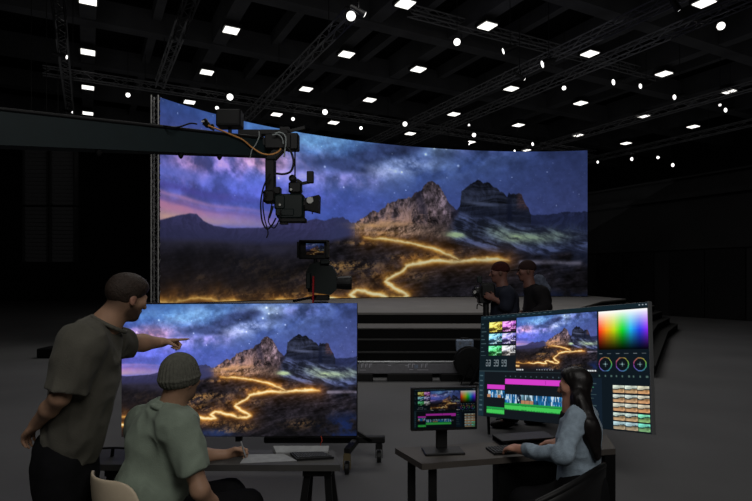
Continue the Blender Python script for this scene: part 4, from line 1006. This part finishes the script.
def hand(W, d, across, curl, s=1., thumb=.7, splay=.06):
    """wrist W, direction d, across = side of the thumb; curl: bend at each finger's joints in radians, index first; fingers close towards the palm"""
    d = nrm(d); across = nrm(across - d * np.dot(across, d)); pn = np.cross(d, across) * hand.side
    pr = [('c', W - d * .02 * s, W + d * .02 * s, .024 * s, .026 * s, .012)]
    pr += [('e', W + d * .052 * s, (.040 * s, .050 * s, .015 * s), (across, d, pn), .014)]
    tips = []
    for i, (o, ln) in enumerate(((.030, .074), (.010, .082), (-.011, .076), (-.030, .060))):
        c = W + d * (.088 - .008 * (i == 3) - .004 * (i == 0)) * s + across * o * s; dirv = nrm(d + across * splay * (1.5 - i)); cu = curl[i] if isinstance(curl, (list, tuple)) else curl
        a = 0.; seg = (.44, .31, .25); rad = (.0098, .0088, .0078, .0066)
        pr.append(('c', W + d * .045 * s + across * o * .8 * s, c, .011 * s, .0105 * s, .010))
        for j in range(3):
            a += cu * (.8, 1.15, .8)[j]; v = dirv * math.cos(a) + pn * math.sin(a); n = c + v * ln * seg[j] * s
            pr.append(('c', c, n, rad[j] * s, rad[j + 1] * s, .004)); c = n
        tips.append(c)
    b0 = W + d * .018 * s + across * .022 * s + pn * .006; b1 = b0 + (d * .55 + across * .75 + pn * .25) * .040 * s; b2 = b1 + nrm(d * .85 + across * (.55 - thumb * .5) + pn * (.2 + thumb * .5)) * .034 * s; b3 = b2 + nrm(d * .9 + across * (.2 - thumb * .5) + pn * (.3 + thumb * .4)) * .027 * s
    pr += [('c', b0, b1, .017 * s, .012 * s, .012), ('c', b1, b2, .0115 * s, .0098 * s, .005), ('c', b2, b3, .0098 * s, .0075 * s, .004)]
    return pr, tips
hand.side = 1
def shoe(name, A, toe, m, parent):
    d = nrm(V3(toe[0], toe[1], 0)); r = V3(d[1], -d[0], 0)
    b = [('e', A + d * .05 + UP * (.045 - A[2]), (.045, .12, .045), (r, d, UP), .03), ('e', A + d * .13 + UP * (.035 - A[2]), (.045, .07, .034), (r, d, UP), .03), ('p', V3(0, 0, .002), -UP, 0)]
    return grow(name, b, m, parent, h=.01)

# ---- the standing man, pointing
zs = 2.55
p = P
root = thing('person', 'standing man in charcoal tee pointing at the big left display', 'person', (p(66, 0, zs)[0], zs, 0), None)
C = p(126, 297.5, 2.56); hp, bl, L, ax = head(C, V3(.54, .80, -.26), V3(.14, .05, 1), .93)
neck = p(106, 325, 2.54); Sn, Sf = p(80, 344, 2.38), p(106, 345, 2.70); En, Wn = p(60, 397, 2.34), p(37, 423, 2.44); Ef, Wf = p(131, 343, 2.90), p(160, 342.5, 3.04)
hand.side = 1
h1, _ = hand(Wn, V3(-.62, .35, -.58), V3(.2, .75, .2), [.35, .4, .5, .55])
hand.side = 1
h2, tipf = hand(Wf, V3(.84, .54, .04), V3(.4, -.7, .25), [.03, 1.05, 1.2, 1.25], thumb=.8, s=.95)
chest = p(84, 366, 2.55); pel = p(66, 458, 2.55)
fw = V3(.80, .60, 0); sd = V3(.60, -.80, 0)
hipn, hipf = p(58, 470, 2.47), p(74, 472, 2.63); kn, kf = V3(hipn[0] + .02, 2.45, .52), V3(hipf[0] + .02, 2.68, .52); an, af = V3(hipn[0] - .01, 2.44, .08), V3(hipf[0], 2.72, .08)
body = hp + [('c', C - ax[1] * .022 - ax[2] * .03, neck, .050, .056, .02), ('c', neck, chest, .062, .08, .05), ('c', chest, pel, .10, .10, .05), ('c', Sn, Sf, .05, .05, .05),
    ('c', Sn, En, .048, .040, .03), ('c', En, En * .55 + Wn * .45, .040, .038, .02), ('c', En * .55 + Wn * .45, Wn, .038, .026, .02), ('c', Sf, Ef, .047, .047, .03), ('c', Ef, Ef * .6 + Wf * .4, .046, .046, .02), ('c', Ef * .6 + Wf * .4, Wf, .046, .028, .02),
    ('c', pel, hipn, .1, .08, .03), ('c', pel, hipf, .1, .08, .03), ('c', hipn, kn, .07, .05, .03), ('c', kn, an, .05, .035, .03), ('c', hipf, kf, .07, .05, .03), ('c', kf, af, .05, .035, .03), ('c', an, an + fw * .15 - UP * .04, .035, .03, .02), ('c', af, af + fw * .15 - UP * .04, .035, .03, .02)] + h1 + h2
beard = [(L(0, .07, -.085), .058, (66, 50, 42)), (L(.045, .03, -.07), .045, (86, 66, 55)), (L(-.045, .03, -.07), .045, (86, 66, 55)), (L(0, .1, -.04), .014, (80, 60, 50)), (L(.0, -.05, .03), .115, (84, 66, 55))]
SK = (164, 128, 104)
grow('body', body, M['skin1'], root, h=.006, colfn=skin_cols(SK, beard + bl))
r_, f_, u_ = ax
hair = [('e', L(0, -.014, .034), (.080, .099, .090), ax, .02), ('e', L(0, .03, .075), (.062, .06, .042), ax, .03), ('p', L(0, 0, 0), nrm(f_ * .62 - u_ * .79), .012)]
hair = [('e', L(0, -.012, .033), (.0740, .0935, .0850), ax, .02), ('e', L(0, .030, .068), (.060, .062, .046), ax, .03), ('p', L(0, .022, .0), nrm(f_ * .62 - u_ * .78), .012), ('p', L(0, -.04, -.055), -u_, .01)]
grow('hair', hair, M['hair'], root, h=.005, disp=lambda x, y, z: (.004 * (vn3(x * 70, y * 70, z * 70) - .5)).astype(np.float32))
sl_n = [('c', Sn + UP * .0, p(68, 389, 2.35) + V3(-.01, 0, -.02), .090, .082, .04), ('p', p(66, 390, 2.34), nrm(V3(-.25, -.1, -1)), .006)]
dfar = nrm(Ef - Sf)
sl_f = [('c', Sf, Sf + dfar * .26, .082, .070, .04), ('p', Sf + dfar * .16, dfar, .006)]
tee = [('c', Sn + V3(.02, .03, .0), Sf - V3(.02, .03, 0), .082, .080, .05), ('c', p(99, 334, 2.54), p(88, 372, 2.55), .080, .12, .08), ('e', p(86, 372, 2.55), (.165, .115, .22), (sd, fw, nrm(V3(.12, 0, 1))), .08), ('e', p(78, 412, 2.55), (.155, .115, .20), (sd, fw, nrm(V3(.2, 0, 1))), .08), ('c', p(75, 415, 2.55), p(65, 470, 2.55), .118, .126, .06),
    ('g', sl_n, .025), ('g', sl_f, .025), ('p', p(64, 457, 2.55), V3(-.12, 0, -1), .006), ('p', neck + V3(.055, .03, .035), nrm(V3(.55, .25, .8)), .01)]
grow('tee_shirt', tee, M['tee'], root, h=.007, disp=folds(.024, 8, 4.5))
col_c = neck + V3(.012, .005, .004); cu = nrm(V3(.45, .2, .87)); cx_ = nrm(np.cross(cu, V3(0, 1, 0))); cy_ = np.cross(cu, cx_)
ring = [col_c + (cx_ * math.cos(t) * .078 + cy_ * math.sin(t) * .082) for t in np.linspace(0, 2 * math.pi, 21)]
grow('collar', [('c', ring[i], ring[i + 1], .010, .010, .004) for i in range(20)], M['tee'], root, h=.005)
pants = [('c', p(65, 452, 2.55), p(66, 475, 2.55), .135, .14, .04), ('c', hipn, kn, .098, .075, .05), ('c', kn, an, .078, .062, .04), ('c', hipf, kf, .098, .075, .05), ('c', kf, af, .078, .062, .04), ('p', V3(0, 0, .07), -UP, .004)]
grow('trousers', pants, M['pants'], root, h=.012, disp=folds(.012, 8, 6))
shoe('shoe', an, fw, M['black'], root); shoe('shoe', af, fw, M['black'], root)

# ---- the seated man in the knit cap
root = thing('person', 'seated man in knit cap and sage green shirt, writing at the left desk', 'person', (p(155, 0, 2.6)[0], 2.6, 0))
C = p(181, 379.5, 2.60); hp, bl, L, ax = head(C, V3(.50, .86, -.08), V3(.02, .05, 1), .88)
neck = p(172, 408, 2.60); fw = V3(.75, .66, 0); sd = V3(.66, -.75, 0)
ct = p(161, 424, 2.62); Sr = p(180, 427, 2.51); Sl = p(143, 425, 2.75)
Er, Wr = p(200, 490, 2.45), p(221, 519, 2.62); El, Wl = p(190, 456, 2.84), p(226, 454.5, 2.90)
hand.side = -1
h1, _ = hand(Wr, V3(.6, .6, -.25), V3(-.6, .6, .2), [.3, .35, .4, .4])
hand.side = 1
h2, tw_ = hand(Wl, V3(.80, .45, .02), V3(.3, -.4, .85), [.95, 1.05, 1.15, 1.2], s=.95, thumb=.9)
pel = V3(p(150, 0, 2.6)[0], 2.58, .56)
hr, hl = pel + sd * .09, pel - sd * .09; kr, kl = hr + V3(.36, .24, .0), hl + V3(.36, .24, .0); kr[2] = kl[2] = .545; ar, al = V3(kr[0] + .02, kr[1] + .03, .08), V3(kl[0] + .02, kl[1] + .03, .08)
body = hp + [('c', C - ax[1] * .02 - ax[2] * .03, neck, .056, .062, .03), ('c', neck, ct, .055, .07, .03), ('c', ct, pel, .08, .1, .05), ('c', Sr, Sl, .045, .045, .03), ('c', Sr, Er, .047, .040, .03), ('c', Er, Er * .55 + Wr * .45, .040, .038, .02), ('c', Er * .55 + Wr * .45, Wr, .038, .026, .02),
    ('c', Sl, El, .047, .040, .03), ('c', El, El * .6 + Wl * .4, .040, .038, .02), ('c', El * .6 + Wl * .4, Wl, .037, .025, .02), ('c', pel, hr, .1, .08, .03), ('c', pel, hl, .1, .08, .03), ('c', hr, kr, .07, .055, .03), ('c', kr, ar, .05, .035, .03), ('c', hl, kl, .07, .055, .03), ('c', kl, al, .05, .035, .03), ('c', ar, ar + fw * .15 - UP * .04, .035, .03, .02), ('c', al, al + fw * .15 - UP * .04, .035, .03, .02)] + h1 + h2
grow('body', body, M['skin1'], root, h=.006, colfn=skin_cols(SK, [(L(0, .07, -.085), .05, (96, 74, 60)), (L(.0, -.085, -.02), .03, (120, 94, 77))] + bl))
sh_r = [('c', Sr, Er, .078, .074, .04), ('p', Sr + (Er - Sr) * .72, nrm(nrm(Er - Sr) + V3(.0, 0, -.1)), .006)]
sh_l = [('c', Sl, El, .085, .078, .04), ('p', Sl + (El - Sl) * .75, nrm(El - Sl), .006)]
shirt = [('c', Sr - V3(.03, -.03, 0), Sl + V3(.03, -.03, 0), .082, .082, .05), ('c', p(168, 414, 2.61), p(160, 440, 2.63), .075, .13, .08), ('e', p(158, 450, 2.63), (.155, .125, .20), (sd, fw, UP), .08), ('e', p(154, 488, 2.61), (.150, .130, .18), (sd, fw, UP), .08), ('c', pel + UP * .12, pel + UP * .02, .15, .155, .06), ('g', sh_r, .07), ('g', sh_l, .06), ('p', pel + UP * .0, -UP, .006), ('p', neck + V3(.02, .02, .02), nrm(V3(.35, .3, .9)), .01)]
grow('shirt', shirt, M['sage'], root, h=.007, disp=folds(.024, 7.5, 5.5))
col_c = neck + V3(.004, .008, .004); cu = nrm(V3(.28, .28, .92)); cx_ = nrm(np.cross(cu, V3(0, 1, 0))); cy_ = np.cross(cu, cx_)
cpr = []
for i in range(24):
    t0, t1 = [2 * math.pi * (i + k) / 24 for k in (0, 1)]
    q0, q1 = [col_c + (cx_ * math.cos(t) * .072 + cy_ * math.sin(t) * .075) for t in (t0, t1)]
    cpr.append(('c', q0, q1, .011, .011, .006)); cpr.append(('c', q0 - cu * .022 + nrm(q0 - col_c) * .020, q1 - cu * .022 + nrm(q1 - col_c) * .020, .008, .008, .018))
grow('collar', cpr, M['sage'], root, h=.005)
pants = [('c', pel + UP * .05, pel - UP * .01, .135, .13, .04), ('c', hr, kr, .098, .082, .05), ('c', kr, ar, .078, .06, .04), ('c', hl, kl, .098, .082, .05), ('c', kl, al, .078, .06, .04), ('p', V3(0, 0, .07), -UP, .004), ('p', pel - UP * .095, -UP, .02)][:-1]
grow('trousers', pants, M['pants'], root, h=.012, disp=folds(.012, 8, 6))
shoe('shoe', ar, fw, M['black'], root); shoe('shoe', al, fw, M['black'], root)
bt = nrm(ax[2] * 1 - ax[1] * .16); bx = nrm(np.cross(ax[1], bt)); by = np.cross(bt, bx); bc = L(0, -.014, .026)
def ribs(x, y, z):
    a = np.arctan2((x - bc[0]) * bx[0] + (y - bc[1]) * bx[1] + (z - bc[2]) * bx[2], (x - bc[0]) * by[0] + (y - bc[1]) * by[1] + (z - bc[2]) * by[2])
    hgt = (x - bc[0]) * bt[0] + (y - bc[1]) * bt[1] + (z - bc[2]) * bt[2]
    return (.0028 * np.cos(a * 34) * np.clip((.105 - hgt) / .04, 0, 1) - .003 * (np.abs(hgt + .012) < .006)).astype(np.float32)
axb = (bx, by, bt)
bean = [('e', bc + bt * .018, (.080, .094, .090), axb, .02), ('e', bc - bt * .018, (.082, .098, .056), axb, .03), ('p', bc - bt * .052, -bt, .010)]
grow('knit_cap', bean, M['beanie'], root, h=.004, disp=ribs)
pen = MB(); tip = tw_[0]; q0 = on(243.5, 458.5, DH + .004); q0 = V3(tw_[0][0] + .012, tw_[0][1] - .006, DH + .005); pen.tube([q0, q0 + nrm(V3(-.25, -.1, .9)) * .02, q0 + nrm(V3(-.25, -.1, .9)) * .095], [.0015, .0045, .0045], 8)
tag(pen.o('pen', M['paper']), 'white pen in the hand of the seated man', 'pen')

# ---- the woman at the right desk
root = thing('person', 'seated woman with long black hair typing at the right desk', 'person', (p(580, 0, 2.75)[0], 2.75, 0))
C = p(576, 385.5, 2.82); hp, bl, L, ax = head(C, V3(-.86, .48, -.20), V3(-.10, .06, 1), .80)
fw = V3(-.88, .48, 0); sd = V3(.48, .88, 0)
neck = p(575, 408, 2.82); ct = p(579, 426, 2.82); Sn, Sf = p(576, 418, 2.70), p(587, 415, 2.94)
En, Wn = p(564, 455, 2.60), p(521, 449.5, 2.83); Ef, Wf = p(578, 447, 3.03), p(560, 442, 3.08)
hand.side = 1
h1, _ = hand(Wn, V3(-.48, .86, -.10), V3(.75, .4, .15), [.35, .40, .42, .45], s=.90, thumb=.3)
hand.side = -1
h2, _ = hand(Wf, V3(-.75, .35, -.12), V3(-.2, -.8, .1), [.35, .4, .45, .5], s=.88, thumb=.3)
pel = V3(p(582, 0, 2.76)[0], 2.76, .56)
hn, hf = pel - sd * .085, pel + sd * .085; kn, kf = hn + V3(-.33, -.06, -.02), hf + V3(-.32, -.02, -.02); an, af = V3(kn[0] - .02, kn[1], .08), V3(kf[0] - .05, kf[1] - .02, .08)
body = hp + [('c', C - ax[1] * .02 - ax[2] * .03, neck, .046, .050, .03), ('c', neck, ct, .05, .08, .05), ('c', ct, pel, .085, .1, .05), ('c', Sn, Sf, .045, .045, .04), ('c', Sn, En, .040, .034, .03), ('c', En, Wn, .034, .023, .02), ('c', Sf, Ef, .040, .034, .03), ('c', Ef, Wf, .034, .023, .02),
    ('c', pel, hn, .1, .085, .03), ('c', pel, hf, .1, .085, .03), ('c', hn, kn, .07, .05, .03), ('c', kn, an, .045, .03, .03), ('c', hf, kf, .07, .05, .03), ('c', kf, af, .045, .03, .03), ('c', an, an + V3(-.14, .04, -.04), .03, .027, .02), ('c', af, af + V3(-.14, .04, -.04), .03, .027, .02)] + h1 + h2
grow('body', body, M['skin1'], root, h=.006, colfn=skin_cols((186, 136, 114), bl))
sl = lambda S, E, W: [('c', S, E, .046, .042, .03), ('c', E, E + (W - E) * .96, .041, .032, .03), ('p', E + (W - E) * .93, nrm(W - E), .005)]
sh_ = [('c', Sn, Sf, .046, .046, .06), ('c', p(577, 413, 2.82), ct, .050, .09, .06), ('e', p(579, 438, 2.80), (.130, .096, .15), (sd, fw, UP), .06), ('c', p(578, 450, 2.79), p(580, 482, 2.77), .088, .110, .06), ('g', sl(Sn, En, Wn), .045), ('g', sl(Sf, Ef, Wf), .02), ('p', p(580, 481, 2.77), -UP, .006)]
grow('blue_shirt', sh_, M['blueshirt'], root, h=.006, disp=folds(.018, 11, 9))
col_c = neck + V3(-.004, -.004, -.014); cu = nrm(V3(-.34, .05, .94)); cx_ = nrm(np.cross(cu, V3(0, 1, 0))); cy_ = np.cross(cu, cx_); cpr = []
for i in range(24):
    q0, q1 = [col_c + (cx_ * math.cos(t) * .060 + cy_ * math.sin(t) * .062) for t in (2 * math.pi * i / 24, 2 * math.pi * (i + 1) / 24)]
    cpr.append(('c', q0, q1, .014, .014, .006)); cpr.append(('c', q0 - cu * .022 + nrm(q0 - col_c) * .016, q1 - cu * .022 + nrm(q1 - col_c) * .016, .010, .010, .016))
grow('dark_collar', cpr, M['crewdark'], root, h=.006)
pants = [('c', pel + UP * .08, pel, .125, .135, .04), ('c', hn, kn, .092, .07, .05), ('c', kn, an, .065, .05, .04), ('c', hf, kf, .092, .07, .05), ('c', kf, af, .065, .05, .04), ('p', V3(0, 0, .07), -UP, .004)]
grow('trousers', pants, M['pants'], root, h=.012)
shoe('shoe', an, fw, M['black'], root); shoe('shoe', af, fw, M['black'], root)
r_, f_, u_ = ax
cap = [('e', L(0, -.008, .034), (.063, .079, .071), ax, .02), ('e', L(0, .024, .066), (.048, .050, .034), ax, .03), ('p', L(0, .020, .0), nrm(f_ * .80 - u_ * .60), .010)]
hr_ = [('g', cap, .03), ('c', L(-.056, -.012, -.01), L(-.052, -.035, -.10), .024, .022, .03), ('c', L(0, -.035, .02), p(581, 408, 2.76), .044, .042, .04), ('c', p(581, 402, 2.75), p(590, 432, 2.70), .042, .043, .04), ('c', p(590, 432, 2.70), p(597, 457, 2.67), .043, .020, .05), ('c', p(578, 398, 2.73), p(588, 425, 2.68), .022, .030, .05), ('c', p(588, 425, 2.68), p(595, 450, 2.66), .030, .014, .05)]
def strands(x, y, z): return (.006 * (1 - np.abs(2 * vn3(x * 48 + z * 8, y * 48, z * 3.) - 1) - .5) + .003 * (vn3(x * 110 + z * 14, y * 110, z * 5) - .5)).astype(np.float32)
grow('hair', hr_, M['blackhair'], root, h=.005, disp=strands)

# ---- crew of two by the stage
zk = 6.25
def crew(label, hx, hy, body_x, f, coat, hat, brim, hood, arm, y):
    root = thing('person', label, 'person', (p(body_x, 0, y)[0], y, 0))
    C = p(hx, hy, y); hp, bl, L, ax = head(C, f, UP, 1.0); f2 = nrm(V3(f[0], f[1], 0)); sd = V3(f2[1], -f2[0], 0)
    neck = p(hx + 3, hy + 15, y); ct = p(body_x, hy + 27, y); Sa, Sb = ct + V3(0, 0, .06) - sd * .19, ct + V3(0, 0, .06) + sd * .19
    pel = V3(p(body_x + 2, 0, y)[0], y, .95); ha, hb = pel - sd * .09, pel + sd * .09; ka, kb_ = V3(ha[0] - .03, ha[1], .5), V3(hb[0] + .03, hb[1], .5); aa, ab = V3(ha[0], ha[1], .08), V3(hb[0] + .08, hb[1], .08)
    E, W = arm; E = p(*E); W = p(*W); E2, W2 = p(E_far[0], E_far[1], y + .2), p(W_far[0], W_far[1], y + .15)
    hand.side = 1
    h1, _ = hand(W, nrm(W - E), V3(.1, .2, 1), .7)
    h2, _ = hand(W2, nrm(W2 - E2), V3(.1, -.2, 1), .7)
    near, far_ = (Sb, Sa) if Sb[1] < Sa[1] else (Sa, Sb)
    bd = hp + [('c', C - ax[1] * .02 - ax[2] * .03, neck, .056, .06, .03), ('c', neck, ct, .06, .1, .05), ('c', ct, pel, .11, .11, .05), ('c', Sa, Sb, .05, .05, .05), ('c', near, E, .045, .04, .03), ('c', E, W, .04, .028, .02), ('c', far_, E2, .045, .04, .03), ('c', E2, W2, .04, .028, .02), ('c', pel, ha, .1, .08, .03), ('c', pel, hb, .1, .08, .03), ('c', ha, ka, .07, .05, .03), ('c', ka, aa, .05, .035, .02), ('c', hb, kb_, .07, .05, .03), ('c', kb_, ab, .05, .035, .02), ('c', aa, aa + f2 * .15 - UP * .04, .035, .03, .02), ('c', ab, ab + f2 * .15 - UP * .04, .035, .03, .02)] + h1 + h2
    grow('body', bd, M['skin2'], root, h=.009, colfn=skin_cols((108, 74, 65), [(q, r, (np.array(k) * .55)) for q, r, k in bl]))
    frac = .98 if hood else .45
    def slv(S, E_, W_): return [('c', S, E_, .085, .07, .04), ('c', E_, E_ + (W_ - E_) * frac, .07, .05, .03), ('p', E_ + (W_ - E_) * (frac - .06), nrm(W_ - E_), .006)]
    jk = [('c', Sa, Sb, .085, .085, .05), ('c', neck - UP * .05, ct, .075, .14, .07), ('e', ct - UP * .12, (.21, .15, .25), (sd, f2, UP), .08), ('c', ct - UP * .25, pel - UP * .05, .16, .165, .08), ('g', slv(near, E, W), .03), ('g', slv(far_, E2, W2), .03), ('p', pel - UP * .10, -UP, .006)]
    grow('jacket', jk, coat, root, h=.012, disp=folds(.02, 7, 5))
    grow('trousers', [('c', pel + UP * .02, pel - UP * .05, .14, .14, .04), ('c', ha, ka, .095, .075, .05), ('c', ka, aa, .075, .06, .04), ('c', hb, kb_, .095, .075, .05), ('c', kb_, ab, .075, .06, .04), ('p', V3(0, 0, .07), -UP, .004)], M['pants'], root, h=.015)
    shoe('shoe', aa, f2, M['black'], root); shoe('shoe', ab, f2, M['black'], root)
    ht = [('e', L(0, -.014, .036), (.086, .106, .094), ax, .02), ('p', L(0, 0, .012), nrm(-ax[2] - ax[1] * -.12), .01)]
    if brim: ht += [('e', L(0, .125, .030), (.062, .065, .009), ax, .012)]
    grow('cap' if brim else 'knit_cap', ht, hat, root, h=.008)
    if hood:
        grow('hood', [('e', neck + V3(.12, .03, .05), (.075, .11, .085), (V3(1, 0, 0), V3(0, 1, 0), UP), .03), ('e', neck + V3(.19, .0, -.04), (.06, .10, .07), (V3(1, 0, 0), V3(0, 1, 0), UP), .04)], M['hoodgrey'], root, h=.012, disp=lambda x, y_, z: (.02 * (vn3(x * 25, y_ * 25, z * 25) - .5)).astype(np.float32))
    return root
E_far, W_far = (503, 303), (493, 299)
crew('crew person in dark red knit cap and navy top beside the camera rig', 499.5, 272.5, 505, V3(-1, .12, -.08), M['crewnavy'], M['crewred'], False, False, ((506, 305, 6.05), (494, 299, 6.1)), 6.25)
E_far, W_far = (531, 305), (525, 312)
crew('crew person in brown peaked cap and dark hooded jacket, standing at right of the other', 526.5, 271, 537, V3(-1, .05, -.12), M['crewdark'], M['crewcap'], True, True, ((545, 307, 6.15), (533, 315, 6.1)), 6.4)

# ------------------------------------------------------------------ chairs
ch = thing('shell_chair', 'cream moulded shell chair under the seated man at the left desk', 'chair', (p(150, 0, 2.6)[0], 2.58, 0))
fw = nrm(V3(.60, .80, 0)); sd = V3(fw[1], -fw[0], 0); c0 = V3(p(156, 0, 2.6)[0], 2.60, 0)
def shell(front, back, sd, c0, prof, wfn, dip, name, m, parent, th=.012):
    nu, nv = 21, len(prof); vs = []
    for (a, z, w, bow) in prof:
        for i in range(nu):
            s = -1 + 2 * i / (nu - 1); vs.append(c0 + front * (a + bow * s * s) + sd * s * w + UP * (z + dip * s * s * (1 if bow == 0 else 0)))
    f = grid_mesh(nu, nv); o = mk(name, vs, f, m, parent, smooth=True)
    md = o.modifiers.new('thick', 'SOLIDIFY'); md.thickness = th; md.offset = 0
    md = o.modifiers.new('soft', 'SUBSURF'); md.levels = md.render_levels = 1; return o
shell(fw, None, sd, c0, [(.24, .415, .19, 0), (.20, .435, .215, 0), (.08, .43, .225, 0), (-.05, .425, .225, 0)], None, .02, 'seat', M['cream'], ch)
shell(fw, None, sd, c0, [(-.05, .425, .225, .0), (-.14, .435, .225, .03), (-.215, .50, .225, .06), (-.245, .60, .222, .075), (-.265, .70, .21, .08), (-.275, .785, .185, .075), (-.278, .815, .15, .06), (-.278, .828, .10, .03)], None, 0, 'backrest', M['cream'], ch)
for i in (-1, 1):
    for j in (-1, 1):
        b = MB(); b.tube([c0 + fw * .12 * i + sd * .12 * j + UP * .41, c0 + fw * .22 * i + sd * .21 * j + UP * .0], [.017, .011], 10); b.o('leg', M['wood'], ch)
ch = thing('tub_chair', 'black tub chair with sloping armrests under the seated woman', 'chair', (pel[0], pel[1], 0))
c0 = V3(p(582, 0, 2.76)[0], 2.76, 0)
rim = curve([P(536, 503, 2.40), P(556, 493, 2.42), P(575, 482.5, 2.47), P(588, 474.5, 2.53), P(598, 468.5, 2.62), P(604, 465, 2.76), P(602, 467, 2.90), V3(1.02, 2.90, .72)][:7] + [V3(1.06, 3.02, .70)][:0], 5)
vs = []; nr_ = len(rim)
for t in np.linspace(0, 1, 7):
    for q in rim:
        base = V3(c0[0] + (q[0] - c0[0]) * .86, c0[1] + (q[1] - c0[1]) * .86, .42); vs.append(q * (1 - t) + base * t + UP * 0)
o = mk('backrest', vs, grid_mesh(nr_, 7), M['blackplastic'], ch, smooth=True); md = o.modifiers.new('thick', 'SOLIDIFY'); md.thickness = .022; md.offset = 0
b = MB(); b.tube(rim, .014, 8); b.o('rim', M['black'], ch)
b = MB(); b.lathe(c0 + UP * .395, UP, [(0, .19), (.015, .22), (.045, .225), (.06, .19)], 24); b.o('seat', M['blackplastic'], ch)
b = MB(); b.tube([c0 + UP * .06, c0 + UP * .40], .03, 12); b.o('post', M['black'], ch)
for k in range(5):
    a = k * 1.2566 + .3; d = V3(math.cos(a), math.sin(a), 0); b = MB(); b.tube([c0 + UP * .085, c0 + d * .29 + UP * .065], [.026, .016], 8); lg = b.o('leg', M['black'], ch)
    b = MB(); b.lathe(c0 + d * .29 + UP * .03 - V3(.015, 0, 0), (1, 0, 0), [(0, .024), (.004, .03), (.026, .03), (.03, .024)], 12); b.o('wheel', M['black'], lg)

# ------------------------------------------------------------------ light and camera
def area(name, loc, aim, sx, sy, power, color=(1, 1, 1), spread=None):
    l = bpy.data.lights.new(name, 'AREA'); l.shape = 'RECTANGLE'; l.size = sx; l.size_y = sy; l.energy = power; l.color = color
    if spread: l.spread = math.radians(spread)
    o = bpy.data.objects.new(name, l); col.objects.link(o); o.location = loc
    o.rotation_euler = (Vector(aim) - Vector(loc)).to_track_quat('-Z', 'Y').to_euler(); return o
area('hall_fill', (-1, 8, 9.0), (-1, 9, 0), 10, 5, 88, (1, .98, .95))  # added overhead fill for the floor, no fixture of the hall
area('stage_fill', (1, 13, 9.0), (1, 13.5, 0), 9, 3, 300, (1, .97, .93))  # added fill that brightens the stage top
area('people_fill', (2.2, -1.8, 4.6), (-.3, 3.0, 1.0), 2.2, 1.6, 54, (1, .96, .90))  # added soft fill for the people at the desks
area('hall_front_fill', (0, -1.5, 6.5), (0, 10, .3), 4, 2, 55, (1, .98, .95), 100)  # added fill from the camera side, lifts surfaces facing the camera
area('ceiling_fill', (4, 20, 7.6), (4, 22, 12), 34, 24, 190)  # added upward fill so beams and trusses show against the black ceiling
w = bpy.data.worlds.new('world'); bpy.context.scene.world = w; w.use_nodes = True
w.node_tree.nodes['Background'].inputs[0].default_value = (.9, .95, 1, 1); w.node_tree.nodes['Background'].inputs[1].default_value = .006
cam = bpy.data.cameras.new('camera'); cam.lens = F / 752 * 36; cam.sensor_width = 36; cam.shift_y = (HY - 250.5) / 752
cam.clip_end = 300
co = bpy.data.objects.new('camera', cam); col.objects.link(co); co.location = (0, 0, CAMH); co.rotation_euler = (math.pi / 2, 0, 0)
sc = bpy.context.scene; sc.camera = co
sc.view_settings.view_transform = 'Standard'; sc.view_settings.look = 'None'; sc.view_settings.exposure = 0; sc.view_settings.gamma = 1
